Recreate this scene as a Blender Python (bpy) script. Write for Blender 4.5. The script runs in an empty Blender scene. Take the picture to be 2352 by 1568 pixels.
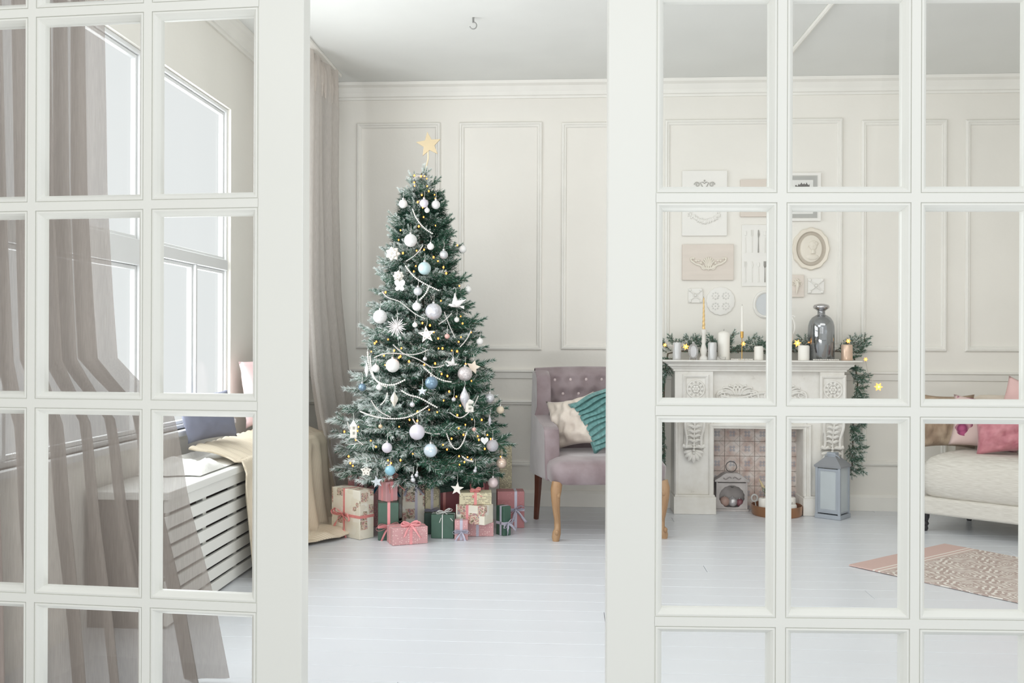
import bpy, math, random
from mathutils import Matrix, Vector, noise
PI = math.pi
rnd = random.Random(7)
scene = bpy.context.scene
COL = scene.collection

# ---------------------------------------------------------------- camera, sky, lights, exposure
CAM_H = 1.18
FPX = 2200.0                       # focal length in pixels of the 2352 wide frame
YAW = math.radians(3.5)
ROLL = 0.0035
cd = bpy.data.cameras.new('camera')
cd.sensor_width = 36.0
cd.lens = FPX / 2352.0 * 36.0
cd.clip_start = 0.05
camo = bpy.data.objects.new('camera', cd)
COL.objects.link(camo)
camo.matrix_world = (Matrix.Translation((0, 0, CAM_H)) @ Matrix.Rotation(YAW, 4, 'Z')
                     @ Matrix.Rotation(PI / 2, 4, 'X') @ Matrix.Rotation(ROLL, 4, 'Z'))
scene.camera = camo

world = bpy.data.worlds.new('overcast_sky')
scene.world = world
world.use_nodes = True
bg = world.node_tree.nodes['Background']
bg.inputs[0].default_value = (0.96, 0.98, 0.98, 1)
bg.inputs[1].default_value = 0.89

def area(name, loc, target, sx, sy, power, color=(1, 1, 1)):
    l = bpy.data.lights.new(name, 'AREA')
    l.shape = 'RECTANGLE'; l.size = sx; l.size_y = sy
    l.energy = power; l.color = color
    o = bpy.data.objects.new(name, l)
    COL.objects.link(o)
    o.location = loc
    d = Vector(target) - Vector(loc)
    o.rotation_euler = d.to_track_quat('-Z', 'Y').to_euler()
    return o
area('window_daylight', (-2.10, 5.06, 1.63), (0, 5.06, 1.63), 0.9, 1.8, 34, (0.95, 0.98, 1.0))
area('window_daylight', (-2.10, 3.31, 1.63), (0, 3.31, 1.63), 1.9, 1.8, 42, (0.95, 0.98, 1.0))
area('left_ceiling_fill', (-0.5, 3.2, 2.96), (0.6, 6.6, 0.5), 1.8, 1.2, 21, (0.97, 0.985, 1.0))  # added fill without a fixture, brightens the room from the left
area('ceiling_fill', (1.8, 3.9, 2.98), (2.2, 6.0, 0.0), 2.6, 1.4, 30, (1.0, 0.975, 0.94))  # added fill under the ceiling for the right side and far floor
area('low_fill', (-0.2, 2.35, 0.12), (-0.4, 6.0, 3.3), 2.2, 0.4, 24, (1.0, 0.99, 0.97))  # added fill out of view, stands in for light bounced off the floor
area('front_room_fill', (0.0, -2.2, 2.3), (0.2, 4.0, 1.1), 4.5, 2.4, 40, (1.0, 0.985, 0.97))  # added fill behind the camera to brighten the door fronts

vs = scene.view_settings
vs.view_transform = 'Standard'; vs.look = 'None'; vs.gamma = 1.0; vs.use_curve_mapping = False
vs.exposure = 0.0
scene.cycles.max_bounces = 10
scene.cycles.diffuse_bounces = 5
scene.cycles.transparent_max_bounces = 24
scene.cycles.sample_clamp_indirect = 4.0
scene.cycles.use_denoising = True

# ---------------------------------------------------------------- pixel to place
CY, SY = math.cos(YAW), math.sin(YAW)
RV = Vector((CY, SY, 0)); FV = Vector((-SY, CY, 0))
def uv(px, py):
    a, b = px - 1176.0, py - 784.0
    return (a + ROLL * b) / FPX, (b - ROLL * a) / FPX
def ray(px, py, d):
    u, v = uv(px, py)
    return RV * (u * d) + FV * d + Vector((0, 0, CAM_H - v * d))
def at(px, py, Y):                  # on the plane y = Y, parallel to the back wall
    u, v = uv(px, py)
    return ray(px, py, Y / (CY + u * SY))
def fl(px, py, z=0.0):              # on the horizontal plane at height z
    u, v = uv(px, py)
    return ray(px, py, (CAM_H - z) / v)
def side(px, py, X):                # on the plane x = X, parallel to the window wall
    u, v = uv(px, py)
    return ray(px, py, X / (u * CY - SY))
def cw(Xc, dc, z=0.0):              # camera-relative floor position to world
    return RV * Xc + FV * dc + Vector((0, 0, z))

# ---------------------------------------------------------------- materials
def lin(c):
    return tuple(((x / 255.0) / 12.92 if x <= 10 else (((x / 255.0) + 0.055) / 1.055) ** 2.4) for x in c)
MATS = {}
def mat(name, rgb, rough=0.6, metal=0.0, var=0.06, vscale=6.0, bump=0.0, bscale=60.0, emit=None, estr=0.0,
        sheen=0.0, stretch=None, rgb2=None, spec=0.5, transl=0.0, transp=0.0, coat=0.0, ramp=None, detail=4.0):
    if name in MATS: return MATS[name]
    m = bpy.data.materials.new(name); m.use_nodes = True
    nt = m.node_tree; N = nt.nodes; L = nt.links
    b = N['Principled BSDF']
    b.inputs['Roughness'].default_value = rough
    b.inputs['Metallic'].default_value = metal
    b.inputs['Specular IOR Level'].default_value = spec
    if sheen:
        b.inputs['Sheen Weight'].default_value = sheen
        b.inputs['Sheen Roughness'].default_value = 0.4
    if coat: b.inputs['Coat Weight'].default_value = coat
    tc = N.new('ShaderNodeTexCoord'); mp = N.new('ShaderNodeMapping')
    L.new(tc.outputs['Object'], mp.inputs[0])
    if stretch: mp.inputs['Scale'].default_value = stretch
    nz = N.new('ShaderNodeTexNoise'); nz.inputs['Scale'].default_value = vscale; nz.inputs['Detail'].default_value = detail
    L.new(mp.outputs[0], nz.inputs['Vector'])
    cr = N.new('ShaderNodeValToRGB')
    lo, hi = (ramp or (0.3, 0.7))
    cr.color_ramp.elements[0].position = lo; cr.color_ramp.elements[1].position = hi
    a = lin(rgb)
    if rgb2: c1, c2 = lin(rgb2), a
    else: c1, c2 = tuple(x * (1 - var) for x in a), tuple(min(1, x * (1 + var)) for x in a)
    cr.color_ramp.elements[0].color = (*c1, 1); cr.color_ramp.elements[1].color = (*c2, 1)
    L.new(nz.outputs[0], cr.inputs[0]); L.new(cr.outputs[0], b.inputs['Base Color'])
    if bump:
        n2 = N.new('ShaderNodeTexNoise'); n2.inputs['Scale'].default_value = bscale; n2.inputs['Detail'].default_value = 3
        L.new(mp.outputs[0], n2.inputs['Vector'])
        bp = N.new('ShaderNodeBump'); bp.inputs['Strength'].default_value = bump; bp.inputs['Distance'].default_value = 0.01
        L.new(n2.outputs[0], bp.inputs['Height']); L.new(bp.outputs[0], b.inputs['Normal'])
    if emit:
        b.inputs['Emission Color'].default_value = (*lin(emit), 1); b.inputs['Emission Strength'].default_value = estr
    out = N['Material Output']; last = b.outputs[0]
    if transl:
        t = N.new('ShaderNodeBsdfTranslucent'); L.new(cr.outputs[0], t.inputs[0])
        x = N.new('ShaderNodeMixShader'); x.inputs[0].default_value = transl
        L.new(last, x.inputs[1]); L.new(t.outputs[0], x.inputs[2]); last = x.outputs[0]
    if transp:
        t = N.new('ShaderNodeBsdfTransparent')
        x = N.new('ShaderNodeMixShader'); x.inputs[0].default_value = transp
        L.new(last, x.inputs[1]); L.new(t.outputs[0], x.inputs[2]); last = x.outputs[0]
    L.new(last, out.inputs[0])
    MATS[name] = m
    return m
def glassmat(name, tint=(1, 1, 1), refl=0.5, rough=0.0):
    if name in MATS: return MATS[name]
    m = bpy.data.materials.new(name); m.use_nodes = True
    nt = m.node_tree; N = nt.nodes; L = nt.links
    N.remove(N['Principled BSDF'])
    t = N.new('ShaderNodeBsdfTransparent'); t.inputs[0].default_value = (*tint, 1)
    g = N.new('ShaderNodeBsdfGlossy'); g.inputs['Roughness'].default_value = rough
    f = N.new('ShaderNodeFresnel'); f.inputs[0].default_value = 1.45
    mu = N.new('ShaderNodeMath'); mu.operation = 'MULTIPLY'; mu.inputs[1].default_value = refl
    x = N.new('ShaderNodeMixShader')
    ge = N.new('ShaderNodeNewGeometry'); su = N.new('ShaderNodeMath'); su.operation = 'SUBTRACT'; su.inputs[0].default_value = 1.0
    L.new(ge.outputs['Backfacing'], su.inputs[1])
    mu2 = N.new('ShaderNodeMath'); mu2.operation = 'MULTIPLY'
    L.new(f.outputs[0], mu.inputs[0]); L.new(mu.outputs[0], mu2.inputs[0]); L.new(su.outputs[0], mu2.inputs[1]); L.new(mu2.outputs[0], x.inputs[0])
    L.new(t.outputs[0], x.inputs[1]); L.new(g.outputs[0], x.inputs[2]); L.new(x.outputs[0], N['Material Output'].inputs[0])
    MATS[name] = m
    return m
def nodemat(name, fn, rough=0.7, **kw):  # fn(N, L, vector_socket) -> colour socket
    if name in MATS: return MATS[name]
    m = bpy.data.materials.new(name); m.use_nodes = True
    nt = m.node_tree; N = nt.nodes; L = nt.links
    b = N['Principled BSDF']; b.inputs['Roughness'].default_value = rough
    for k, v in kw.items(): b.inputs[k].default_value = v
    tc = N.new('ShaderNodeTexCoord')
    c = fn(N, L, tc.outputs['Object'])
    L.new(c, b.inputs['Base Color'])
    MATS[name] = m
    return m
def ramp(N, L, fac, stops, const=False):
    cr = N.new('ShaderNodeValToRGB')
    if const: cr.color_ramp.interpolation = 'CONSTANT'
    e = cr.color_ramp.elements
    while len(e) < len(stops): e.new(0.5)
    for i, (p, c) in enumerate(stops):
        e[i].position = p; e[i].color = (*lin(c), 1)
    L.new(fac, cr.inputs[0])
    return cr.outputs[0]
def mixc(N, L, fac, a, b):
    x = N.new('ShaderNodeMix'); x.data_type = 'RGBA'
    for s, v in ((0, fac), (6, a), (7, b)):
        if hasattr(v, 'links'): L.new(v, x.inputs[s])
        elif s == 0: x.inputs[s].default_value = v
        else: x.inputs[s].default_value = (*lin(v), 1)
    return x.outputs[2]
def mth(N, L, op, a, b=None, c=None):
    x = N.new('ShaderNodeMath'); x.operation = op
    for i, v in enumerate((a, b, c)):
        if v is None: continue
        if hasattr(v, 'links'): L.new(v, x.inputs[i])
        else: x.inputs[i].default_value = v
    return x.outputs[0]

# ---------------------------------------------------------------- mesh builder
MAT_OF = {}                          # object name -> its matrix (things are placed by location and turn about z)
class MB:
    def __init__(s):
        s.v = []; s.f = []; s.m = []; s.T = None; s.mi = 0
    def add(s, vs, fs, mi=None):
        n = len(s.v)
        if s.T is not None: vs = [s.T @ Vector(p) for p in vs]
        s.v.extend([tuple(p) for p in vs])
        s.f.extend([tuple(i + n for i in f) for f in fs])
        s.m.extend([s.mi if mi is None else mi] * len(fs))
        return s
    def box(s, x0, x1, y0, y1, z0, z1, mi=None):
        v = [(x0,y0,z0),(x1,y0,z0),(x1,y1,z0),(x0,y1,z0),(x0,y0,z1),(x1,y0,z1),(x1,y1,z1),(x0,y1,z1)]
        return s.add(v, [(0,3,2,1),(4,5,6,7),(0,1,5,4),(1,2,6,5),(2,3,7,6),(3,0,4,7)], mi)
    def tube(s, pts, r, n=8, mi=None, cap=True, flat=1.0):
        pts = [Vector(p) for p in pts]
        rs = r if isinstance(r, (list, tuple)) else [r] * len(pts)
        vs = []; up = None
        for i, p in enumerate(pts):
            t = (pts[min(i + 1, len(pts) - 1)] - pts[max(i - 1, 0)])
            if t.length < 1e-9: t = Vector((0, 0, 1))
            t.normalize()
            if up is None:
                up = Vector((0, 0, 1)) if abs(t.z) < 0.9 else Vector((0, 1, 0))
            a = t.cross(up)
            if a.length < 1e-6: a = t.orthogonal()
            a.normalize(); b = a.cross(t); b.normalize(); up = b
            for k in range(n):
                q = 2 * PI * k / n
                vs.append(p + a * (math.cos(q) * rs[i]) + b * (math.sin(q) * rs[i] * flat))
        fs = []
        for i in range(len(pts) - 1):
            for k in range(n):
                k2 = (k + 1) % n
                fs.append((i*n+k, i*n+k2, (i+1)*n+k2, (i+1)*n+k))
        if cap:
            fs.append(tuple(range(n))[::-1]); fs.append(tuple((len(pts)-1)*n + k for k in range(n)))
        return s.add(vs, fs, mi)
    def sph(s, c, r, nu=14, nv=8, mi=None):
        if not isinstance(r, (tuple, list)): r = (r, r, r)
        vs = [(c[0], c[1], c[2] - r[2])]
        for j in range(1, nv):
            t = -PI/2 + PI*j/nv
            for i in range(nu):
                a = 2*PI*i/nu
                vs.append((c[0]+r[0]*math.cos(t)*math.cos(a), c[1]+r[1]*math.cos(t)*math.sin(a), c[2]+r[2]*math.sin(t)))
        vs.append((c[0], c[1], c[2] + r[2]))
        fs = []
        for i in range(nu):
            i2 = (i+1) % nu
            fs.append((0, 1+i2, 1+i)); fs.append((len(vs)-1, 1+(nv-2)*nu+i, 1+(nv-2)*nu+i2))
            for j in range(nv-2):
                a = 1+j*nu
                fs.append((a+i, a+i2, a+nu+i2, a+nu+i))
        return s.add(vs, fs, mi)
    def lathe(s, prof, c=(0,0,0), n=24, mi=None):
        vs = []
        for r, z in prof:
            for i in range(n):
                a = 2*PI*i/n
                vs.append((c[0]+r*math.cos(a), c[1]+r*math.sin(a), c[2]+z))
        fs = []
        for j in range(len(prof)-1):
            for i in range(n):
                i2 = (i+1) % n
                fs.append((j*n+i, j*n+i2, (j+1)*n+i2, (j+1)*n+i))
        fs.append(tuple(range(n))[::-1]); fs.append(tuple((len(prof)-1)*n+i for i in range(n)))
        return s.add(vs, fs, mi)
    def rings(s, loops, mi=None, cap0=False, cap1=False, flip=False):
        n = len(loops[0]); vs = [p for l in loops for p in l]; fs = []
        for j in range(len(loops)-1):
            for i in range(n):
                i2 = (i+1) % n
                f = (j*n+i, j*n+i2, (j+1)*n+i2, (j+1)*n+i)
                fs.append(f[::-1] if flip else f)
        if cap0: fs.append(tuple(range(n)))
        if cap1: fs.append(tuple((len(loops)-1)*n+i for i in range(n))[::-1])
        return s.add(vs, fs, mi)
    def grid(s, fn, nu, nv, mi=None, double=0.0):
        vs = [fn(i/nu, j/nv) for j in range(nv+1) for i in range(nu+1)]
        fs = [(j*(nu+1)+i, j*(nu+1)+i+1, (j+1)*(nu+1)+i+1, (j+1)*(nu+1)+i) for j in range(nv) for i in range(nu)]
        return s.add(vs, fs, mi)
    def prism(s, outline, T, depth, mi=None):    # outline in local xy, extruded along local z by depth, placed by T
        n = len(outline)
        vs = [T @ Vector((x, y, 0)) for x, y in outline] + [T @ Vector((x, y, depth)) for x, y in outline]
        fs = [tuple(range(n))[::-1], tuple(range(n, 2*n))] + [(i, (i+1) % n, n+(i+1) % n, n+i) for i in range(n)]
        return s.add(vs, fs, mi)
    def build(s, name, mats, parent=None, world=False, smooth=False, angle=40, bevel=0.0, bseg=2, loc=None, rotz=0.0,
              solid=0.0, subsurf=0, keep=False):
        me = bpy.data.meshes.new(name)
        vs = s.v
        o = bpy.data.objects.new(name, me)
        if parent is not None:
            if world:
                pm = MAT_OF.get(parent.name)
                if pm is None: pm = Matrix.Identity(4)
                inv = pm.inverted(); vs = [tuple(inv @ Vector(p)) for p in vs]
            MAT_OF[o.name] = MAT_OF.get(parent.name, Matrix.Identity(4)) if True else None
        elif loc is None and not keep:
            xs = [p[0] for p in vs]; ys = [p[1] for p in vs]; zs = [p[2] for p in vs]
            c = Vector(((min(xs)+max(xs))/2, (min(ys)+max(ys))/2, min(zs)))
            vs = [(p[0]-c.x, p[1]-c.y, p[2]-c.z) for p in vs]
            o.location = c
            MAT_OF[o.name] = Matrix.Translation(c)
        elif loc is not None:
            o.location = loc; o.rotation_euler = (0, 0, rotz)
            MAT_OF[o.name] = Matrix.Translation(loc) @ Matrix.Rotation(rotz, 4, 'Z')
        me.from_pydata(vs, [], s.f)
        if not isinstance(mats, (list, tuple)): mats = [mats]
        for m in mats: me.materials.append(m)
        if len(mats) > 1: me.polygons.foreach_set('material_index', s.m)
        me.validate()
        if smooth:
            me.polygons.foreach_set('use_smooth', [True] * len(me.polygons))
            if angle < 180: me.set_sharp_from_angle(angle=math.radians(angle))
        me.update()
        COL.objects.link(o)
        if parent is not None: o.parent = parent
        if solid:
            md = o.modifiers.new('solid', 'SOLIDIFY'); md.thickness = solid; md.offset = 0
        if bevel:
            md = o.modifiers.new('bevel', 'BEVEL'); md.width = bevel; md.segments = bseg; md.limit_method = 'ANGLE'
            md.harden_normals = False
        if subsurf:
            md = o.modifiers.new('sub', 'SUBSURF'); md.levels = subsurf; md.render_levels = subsurf
        return o
def tag(o, label=None, cat=None, group=None, kind=None):
    if label: o['label'] = label
    if cat: o['category'] = cat
    if group: o['group'] = group
    if kind: o['kind'] = kind
    return o
def thing(name, label=None, cat=None, loc=(0, 0, 0), rotz=0.0, group=None, kind=None):
    o = bpy.data.objects.new(name, None)
    COL.objects.link(o)
    o.empty_display_size = 0.1
    o.location = loc; o.rotation_euler = (0, 0, rotz)
    MAT_OF[o.name] = Matrix.Translation(Vector(loc)) @ Matrix.Rotation(rotz, 4, 'Z')
    return tag(o, label, cat, group, kind)
def share(mesh_obj, name, parent=None, loc=(0, 0, 0), rot=(0, 0, 0), sc=(1, 1, 1)):
    o = mesh_obj.copy(); o.name = name
    COL.objects.link(o)
    o.parent = parent; o.location = loc; o.rotation_euler = rot; o.scale = sc
    return o
def rect_loop(x0, x1, z0, z1, y):
    return [(x0, y, z0), (x1, y, z0), (x1, y, z1), (x0, y, z1)]
def frame_ring(mb, x0, x1, z0, z1, prof, back=None, mi=None):
    # prof: list of (inset from the outer edge, y); facing -y
    loops = [rect_loop(x0+i, x1-i, z0+i, z1-i, y) for i, y in prof]
    mb.rings(loops, mi)
def oval_loop(cx, cz, rx, rz, y, n=32, scal=0.0, k=10):
    return [(cx+rx*(1+scal*math.cos(k*2*PI*i/n))*math.cos(2*PI*i/n), y, cz+rz*(1+scal*math.cos(k*2*PI*i/n))*math.sin(2*PI*i/n)) for i in range(n)]
def star_outline(R, r, n=5, rot=PI/2):
    return [((R if i % 2 == 0 else r)*math.cos(rot+PI*i/n), (R if i % 2 == 0 else r)*math.sin(rot+PI*i/n)) for i in range(2*n)]
def interp(tab, x):
    if x <= tab[0][0]: return tab[0][1]
    for (a, b), (c, d) in zip(tab, tab[1:]):
        if x <= c: return b + (d-b)*(x-a)/(c-a)
    return tab[-1][1]
FACE = Matrix(((1, 0, 0, 0), (0, 0, -1, 0), (0, 1, 0, 0), (0, 0, 0, 1)))   # local xy -> world xz, local z -> -y
def facing(p, roll=0.0, yaw=0.0):
    return Matrix.Translation(p) @ Matrix.Rotation(yaw, 4, 'Z') @ FACE @ Matrix.Rotation(roll, 4, 'Z')
# ---------------------------------------------------------------- common materials
M_door = mat('white_gloss_paint', (239, 240, 235), 0.35, var=0.012, vscale=2)
M_wall = mat('warm_white_wall_paint', (232, 229, 222), 0.75, var=0.03, vscale=1.6, bump=0.12, bscale=25)
M_trim = mat('white_trim_paint', (233, 231, 225), 0.55, var=0.03, vscale=5)
M_ceil = mat('ceiling_paint', (226, 227, 224), 0.85, var=0.025, vscale=2.2, bump=0.15, bscale=9)
M_floor = mat('white_painted_plank', (216, 219, 224), 0.3, var=0.02, vscale=3, bump=0.06, bscale=14, stretch=(0.25, 1, 1))
M_gap = mat('dark_seam', (120, 122, 124), 0.9)
M_glass = glassmat('clear_pane_glass', (0.985, 0.99, 0.988), 0.45)
M_winglass = glassmat('window_glass', (0.99, 0.995, 0.995), 0.3)
M_winframe = mat('white_window_paint', (225, 226, 226), 0.5, var=0.02)

WALL_Y = 6.88; CEIL = 3.04; WIN_X = -2.0

# ---------------------------------------------------------------- floor
fr = thing('floor', kind='structure')
MB().box(-2.1, 4.7, 0.6, 7.0, -0.06, -0.022).build('subfloor', M_gap, fr)
PW = 0.153
kk = 0
y = 1.3
while y < WALL_Y:
    x = -2.0 - rnd.random()
    y1 = min(y+PW, WALL_Y)
    segs = [(-2.0, 4.6)] if kk % 3 else [(-2.0, rnd.uniform(-0.8, 2.5)), None]
    if segs[-1] is None: segs = [segs[0], (segs[0][1], 4.6)]
    for a, b in segs:
        g = 0.0012 if kk % 4 else 0.0022
        MB().box(a+0.001, b-0.001, y+g/2, y1-g/2, -0.022, 0.0 - 0.0006*rnd.random()).build('plank', M_floor, fr, bevel=0.0014, bseg=1)
    y += PW; kk += 1
# ---------------------------------------------------------------- ceiling and walls
ce = MB().box(-2.15, 4.75, 2.2, 7.0, CEIL, CEIL+0.1).build('ceiling', M_ceil, keep=True); tag(ce, kind='structure')
a = fl(1812, 122, CEIL); b = fl(1918, -6, CEIL)
MB().tube([(a.x, a.y, CEIL-0.012), (b.x, b.y, CEIL-0.012)], 0.014, 8).build('ceiling_batten', M_trim, ce, world=True, smooth=True)
wb = MB().box(-2.15, 4.75, WALL_Y, WALL_Y+0.12, -0.06, CEIL).build('wall_back', M_wall, keep=True); tag(wb, kind='structure')
wr = MB().box(4.6, 4.75, 2.2, WALL_Y, 0, CEIL).build('wall_right', M_wall, keep=True); tag(wr, kind='structure')
# left wall with its two window openings
W1 = (2.35, 4.40, 0.72, 2.54); W2 = (4.56, 5.53, 0.72, 2.54)
mb = MB()
X0, X1 = WIN_X-0.075, WIN_X
mb.box(X0, X1, -3.0, W1[0], 0, CEIL); mb.box(X0, X1, W1[1], W2[0], 0, CEIL); mb.box(X0, X1, W2[1], WALL_Y, 0, CEIL)
for w in (W1, W2):
    mb.box(X0, X1, w[0], w[1], 0, w[2]); mb.box(X0, X1, w[0], w[1], w[3], CEIL)
wl = mb.build('wall_left', M_wall, keep=True); tag(wl, kind='structure')
for i, (w, muls, tr) in enumerate(((W1, (3.3,), (1.53, 1.65)), (W2, (5.06,), (1.59, 1.65)))):
    t = thing('window_%d' % (i+1), kind='structure', loc=(WIN_X-0.07, (w[0]+w[1])/2, w[2]))
    y0, y1, z0, z1 = w
    xa, xb = WIN_X-0.068, WIN_X-0.02
    mb = MB(); f = 0.022
    mb.box(xa, xb, y0, y0+f, z0, z1).box(xa, xb, y1-f, y1, z0, z1).box(xa, xb, y0+f, y1-f, z0, z0+f).box(xa, xb, y0+f, y1-f, z1-f, z1)
    mb.build('window_frame', M_winframe, t, world=True, bevel=0.004)
    MB().box(xa-0.005, xb+0.012, y0+f, y1-f, tr[0], tr[1]).build('transom', M_winframe, t, world=True, bevel=0.004)
    for m in muls:
        MB().box(xa, xb+0.004, m-0.012, m+0.012, z0+f, tr[0]).build('mullion', M_winframe, t, world=True, bevel=0.004)
    cells = [(y0+f, muls[0]-0.012, z0+f, tr[0]), (muls[0]+0.012, y1-f, z0+f, tr[0]), (y0+f, y1-f, tr[1], z1-f)]
    for (ca, cb, za, zb) in cells:
        if True:
            sh = MB()
            for (p, q, r_, s_) in ((ca+.002, ca+0.018, za+.002, zb-.002), (cb-0.018, cb-.002, za+.002, zb-.002), (ca+0.018, cb-0.018, za+.002, za+0.02), (ca+0.018, cb-0.018, zb-0.02, zb-.002)):
                sh.box(xa+0.01, xb-0.014, p, q, r_, s_)
            so = sh.build('sash', M_winframe, t, world=True, bevel=0.003)
            MB().box(xa+0.018, xa+0.022, ca+0.016, cb-0.016, za+0.018, zb-0.018).build('pane', M_winglass, so, world=True)
    MB().box(WIN_X-0.03, WIN_X+0.03, y0-0.02, y1+0.02, z0-0.03, z0).build('window_sill', M_winframe, t, world=True, bevel=0.006)
# cornice, chair rail, baseboards
def run_x(prof, x0, x1, name, kind_name, matl=M_trim):
    loops = [[(x, WALL_Y-p, z) for p, z in prof] for x in (x0, x1)]
    mb = MB(); mb.rings(loops, cap0=True, cap1=True, flip=True)
    o = mb.build(name, matl, keep=True); tag(o, kind='structure'); return o
def run_y(prof, y0, y1, name):
    loops = [[(WIN_X+p, y, z) for p, z in prof] for y in (y0, y1)]
    mb = MB(); mb.rings(loops, cap0=True, cap1=True)
    o = mb.build(name, M_trim, keep=True); tag(o, kind='structure'); return o
CORN = [(0, CEIL-0.115), (0.014, CEIL-0.115), (0.018, CEIL-0.10), (0.03, CEIL-0.095), (0.035, CEIL-0.07), (0.055, CEIL-0.035), (0.08, CEIL-0.022), (0.085, CEIL-0.001), (0, CEIL-0.001)]
run_x(CORN, -2.0, 4.6, 'trim_1', 1)
run_y([(p*0.9, z) for p, z in CORN], 2.4, WALL_Y-0.09, 'trim_2')
zc = at(1150, 849, WALL_Y).z; zb = at(1150, 868, WALL_Y).z
run_x([(0, zb-0.005), (0.012, zb), (0.016, zb+0.02), (0.02, zc-0.02), (0.032, zc-0.012), (0.032, zc), (0, zc)], -2.0, 4.6, 'trim_3', 1)
zq = at(1300, 1126, WALL_Y).z
run_x([(0, 0), (0.02, 0), (0.02, zq-0.02), (0.012, zq-0.006), (0.008, zq), (0, zq)], -2.0, 4.6, 'baseboard_back', 1)
run_y([(0, 0), (0.02, 0), (0.02, zq-0.02), (0.012, zq-0.006), (0, zq)], 0.7, WALL_Y-0.02, 'baseboard_left')
PANPROF = [(0, 0), (0.0, -0.012), (0.006, -0.02), (0.016, -0.022), (0.022, -0.012), (0.03, -0.014), (0.036, -0.006), (0.038, 0)]
def wall_panel(pxa, pya, pxb, pyb):
    a = at(pxa, pya, WALL_Y); b = at(pxb, pyb, WALL_Y)
    mb = MB(); frame_ring(mb, a.x, b.x, b.z, a.z, [(i, WALL_Y+y) for i, y in PANPROF])
    mb.build('panel_moulding', M_trim, wb)
for r in ((820, 284, 1010, 801), (1055, 282, 1244, 804), (1290, 282, 1480, 803), (1527, 276, 1933, 806), (1978, 277, 2173, 807), (2217, 276, 2412, 808),
          (600, 286, 776, 801), (600, 917, 776, 1068), (820, 917, 1010, 1068), (1055, 917, 1237, 1070), (1290, 917, 1480, 1070), (1978, 920, 2173, 1071), (2217, 922, 2412, 1073)):
    wall_panel(*r)
hk = at(1087, 48, 5.0)
p = fl(1087, 40, CEIL)
mb = MB(); mb.tube([(p.x, p.y, CEIL), (p.x, p.y, CEIL-0.03)], 0.006, 8)
mb.tube([(p.x+0.02*math.sin(t), p.y, CEIL-0.047+0.02*math.cos(t)) for t in [i*0.45 for i in range(11)]], 0.0035, 6)
tag(mb.build('ceiling_hook', mat('hook_metal', (150, 150, 148), 0.4, 0.6), smooth=True), 'small bare metal hook screwed into the white ceiling', 'hook')

# ---------------------------------------------------------------- the two glazed doors
def make_door(name, rot, px_a, da, open_px, edge_px, mun_px, pos):
    # rot: turn of the door against the picture plane, px_a/da: where its meeting edge stands
    ua, _ = uv(px_a, 784); Xa = ua*da
    cr_, sr_ = math.cos(rot), math.sin(rot)
    def U(px):
        x, _ = uv(px, 784)
        return (x*da - Xa)/(cr_ - x*sr_)
    t = thing(name, kind='structure', loc=cw(Xa, da, 0.012), rotz=YAW+rot)
    H = 2.42-0.012; TH = 0.04
    u0, u1 = sorted((U(edge_px[0]), U(edge_px[1])))
    stile_in, muns = U(open_px), [U(p) for p in mun_px]
    HB = 0.009                                    # half the flat face of a muntin
    if pos == 'left':
        c = [u0+0.098-HB] + sorted(muns) + [stile_in+HB]
    else:
        c = [stile_in-HB] + sorted(muns) + [u1-0.098+HB]
    xs = [(c[i]+HB, c[i+1]-HB) for i in range(len(c)-1)]
    zm = [0.206, 0.626, 1.044, 1.466, 1.882, 2.30]
    zs = [(zm[i]+HB-0.012, zm[i+1]-HB-0.012) for i in range(5)]
    MB().box(u0, xs[0][0], 0, TH, 0, H).build('stile', M_door, t, bevel=0.002)
    MB().box(xs[-1][1], u1, 0, TH, 0, H).build('stile', M_door, t, bevel=0.002)
    MB().box(xs[0][0], xs[-1][1], 0, TH, 0, zs[0][0]).build('rail', M_door, t)
    MB().box(xs[0][0], xs[-1][1], 0, TH, zs[-1][1], H).build('rail', M_door, t)
    for i in range(len(xs)-1):
        MB().box(xs[i][1], xs[i+1][0], 0.0, TH, zs[0][0], zs[-1][1]).build('muntin', M_door, t)
    for k in range(4):
        for (xa, xb) in xs:
            MB().box(xa, xb, 0.0, TH, zs[k][1], zs[k+1][0]).build('muntin', M_door, t)
    return t, xs, zs
def glaze(t, xs, zs):
    for xa, xb in xs:
        for za, zb in zs:
            mb = MB()
            prof = [(-0.0005, 0.0035), (0.0025, 0.0035), (0.003, 0.0005), (0.0065, 0.0002), (0.011, 0.005), (0.0155, 0.012), (0.0165, 0.017), (0.0165, 0.0255)]
            prof = [(i-0.001, y) for i, y in prof]
            mb.rings([rect_loop(xa+i, xb-i, za+i, zb-i, y) for i, y in prof])
            mb.build('glazing_bead', M_door, t)
            MB().box(xa+0.0, xb-0.0, 0.0255, 0.0285, za, zb).build('glass_pane', M_glass, t)
dl, xs, zs = make_door('door_1', math.radians(-8), 695, 1.973, 591, (-260, 695), (71, 337, -200), 'left')
glaze(dl, xs, zs)
dr, xs, zs = make_door('door_2', math.radians(-1.5), 1395, 1.903, 1506, (1395, 2490), (1795, 2103, 2410), 'right')
glaze(dr, xs, zs)
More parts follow.
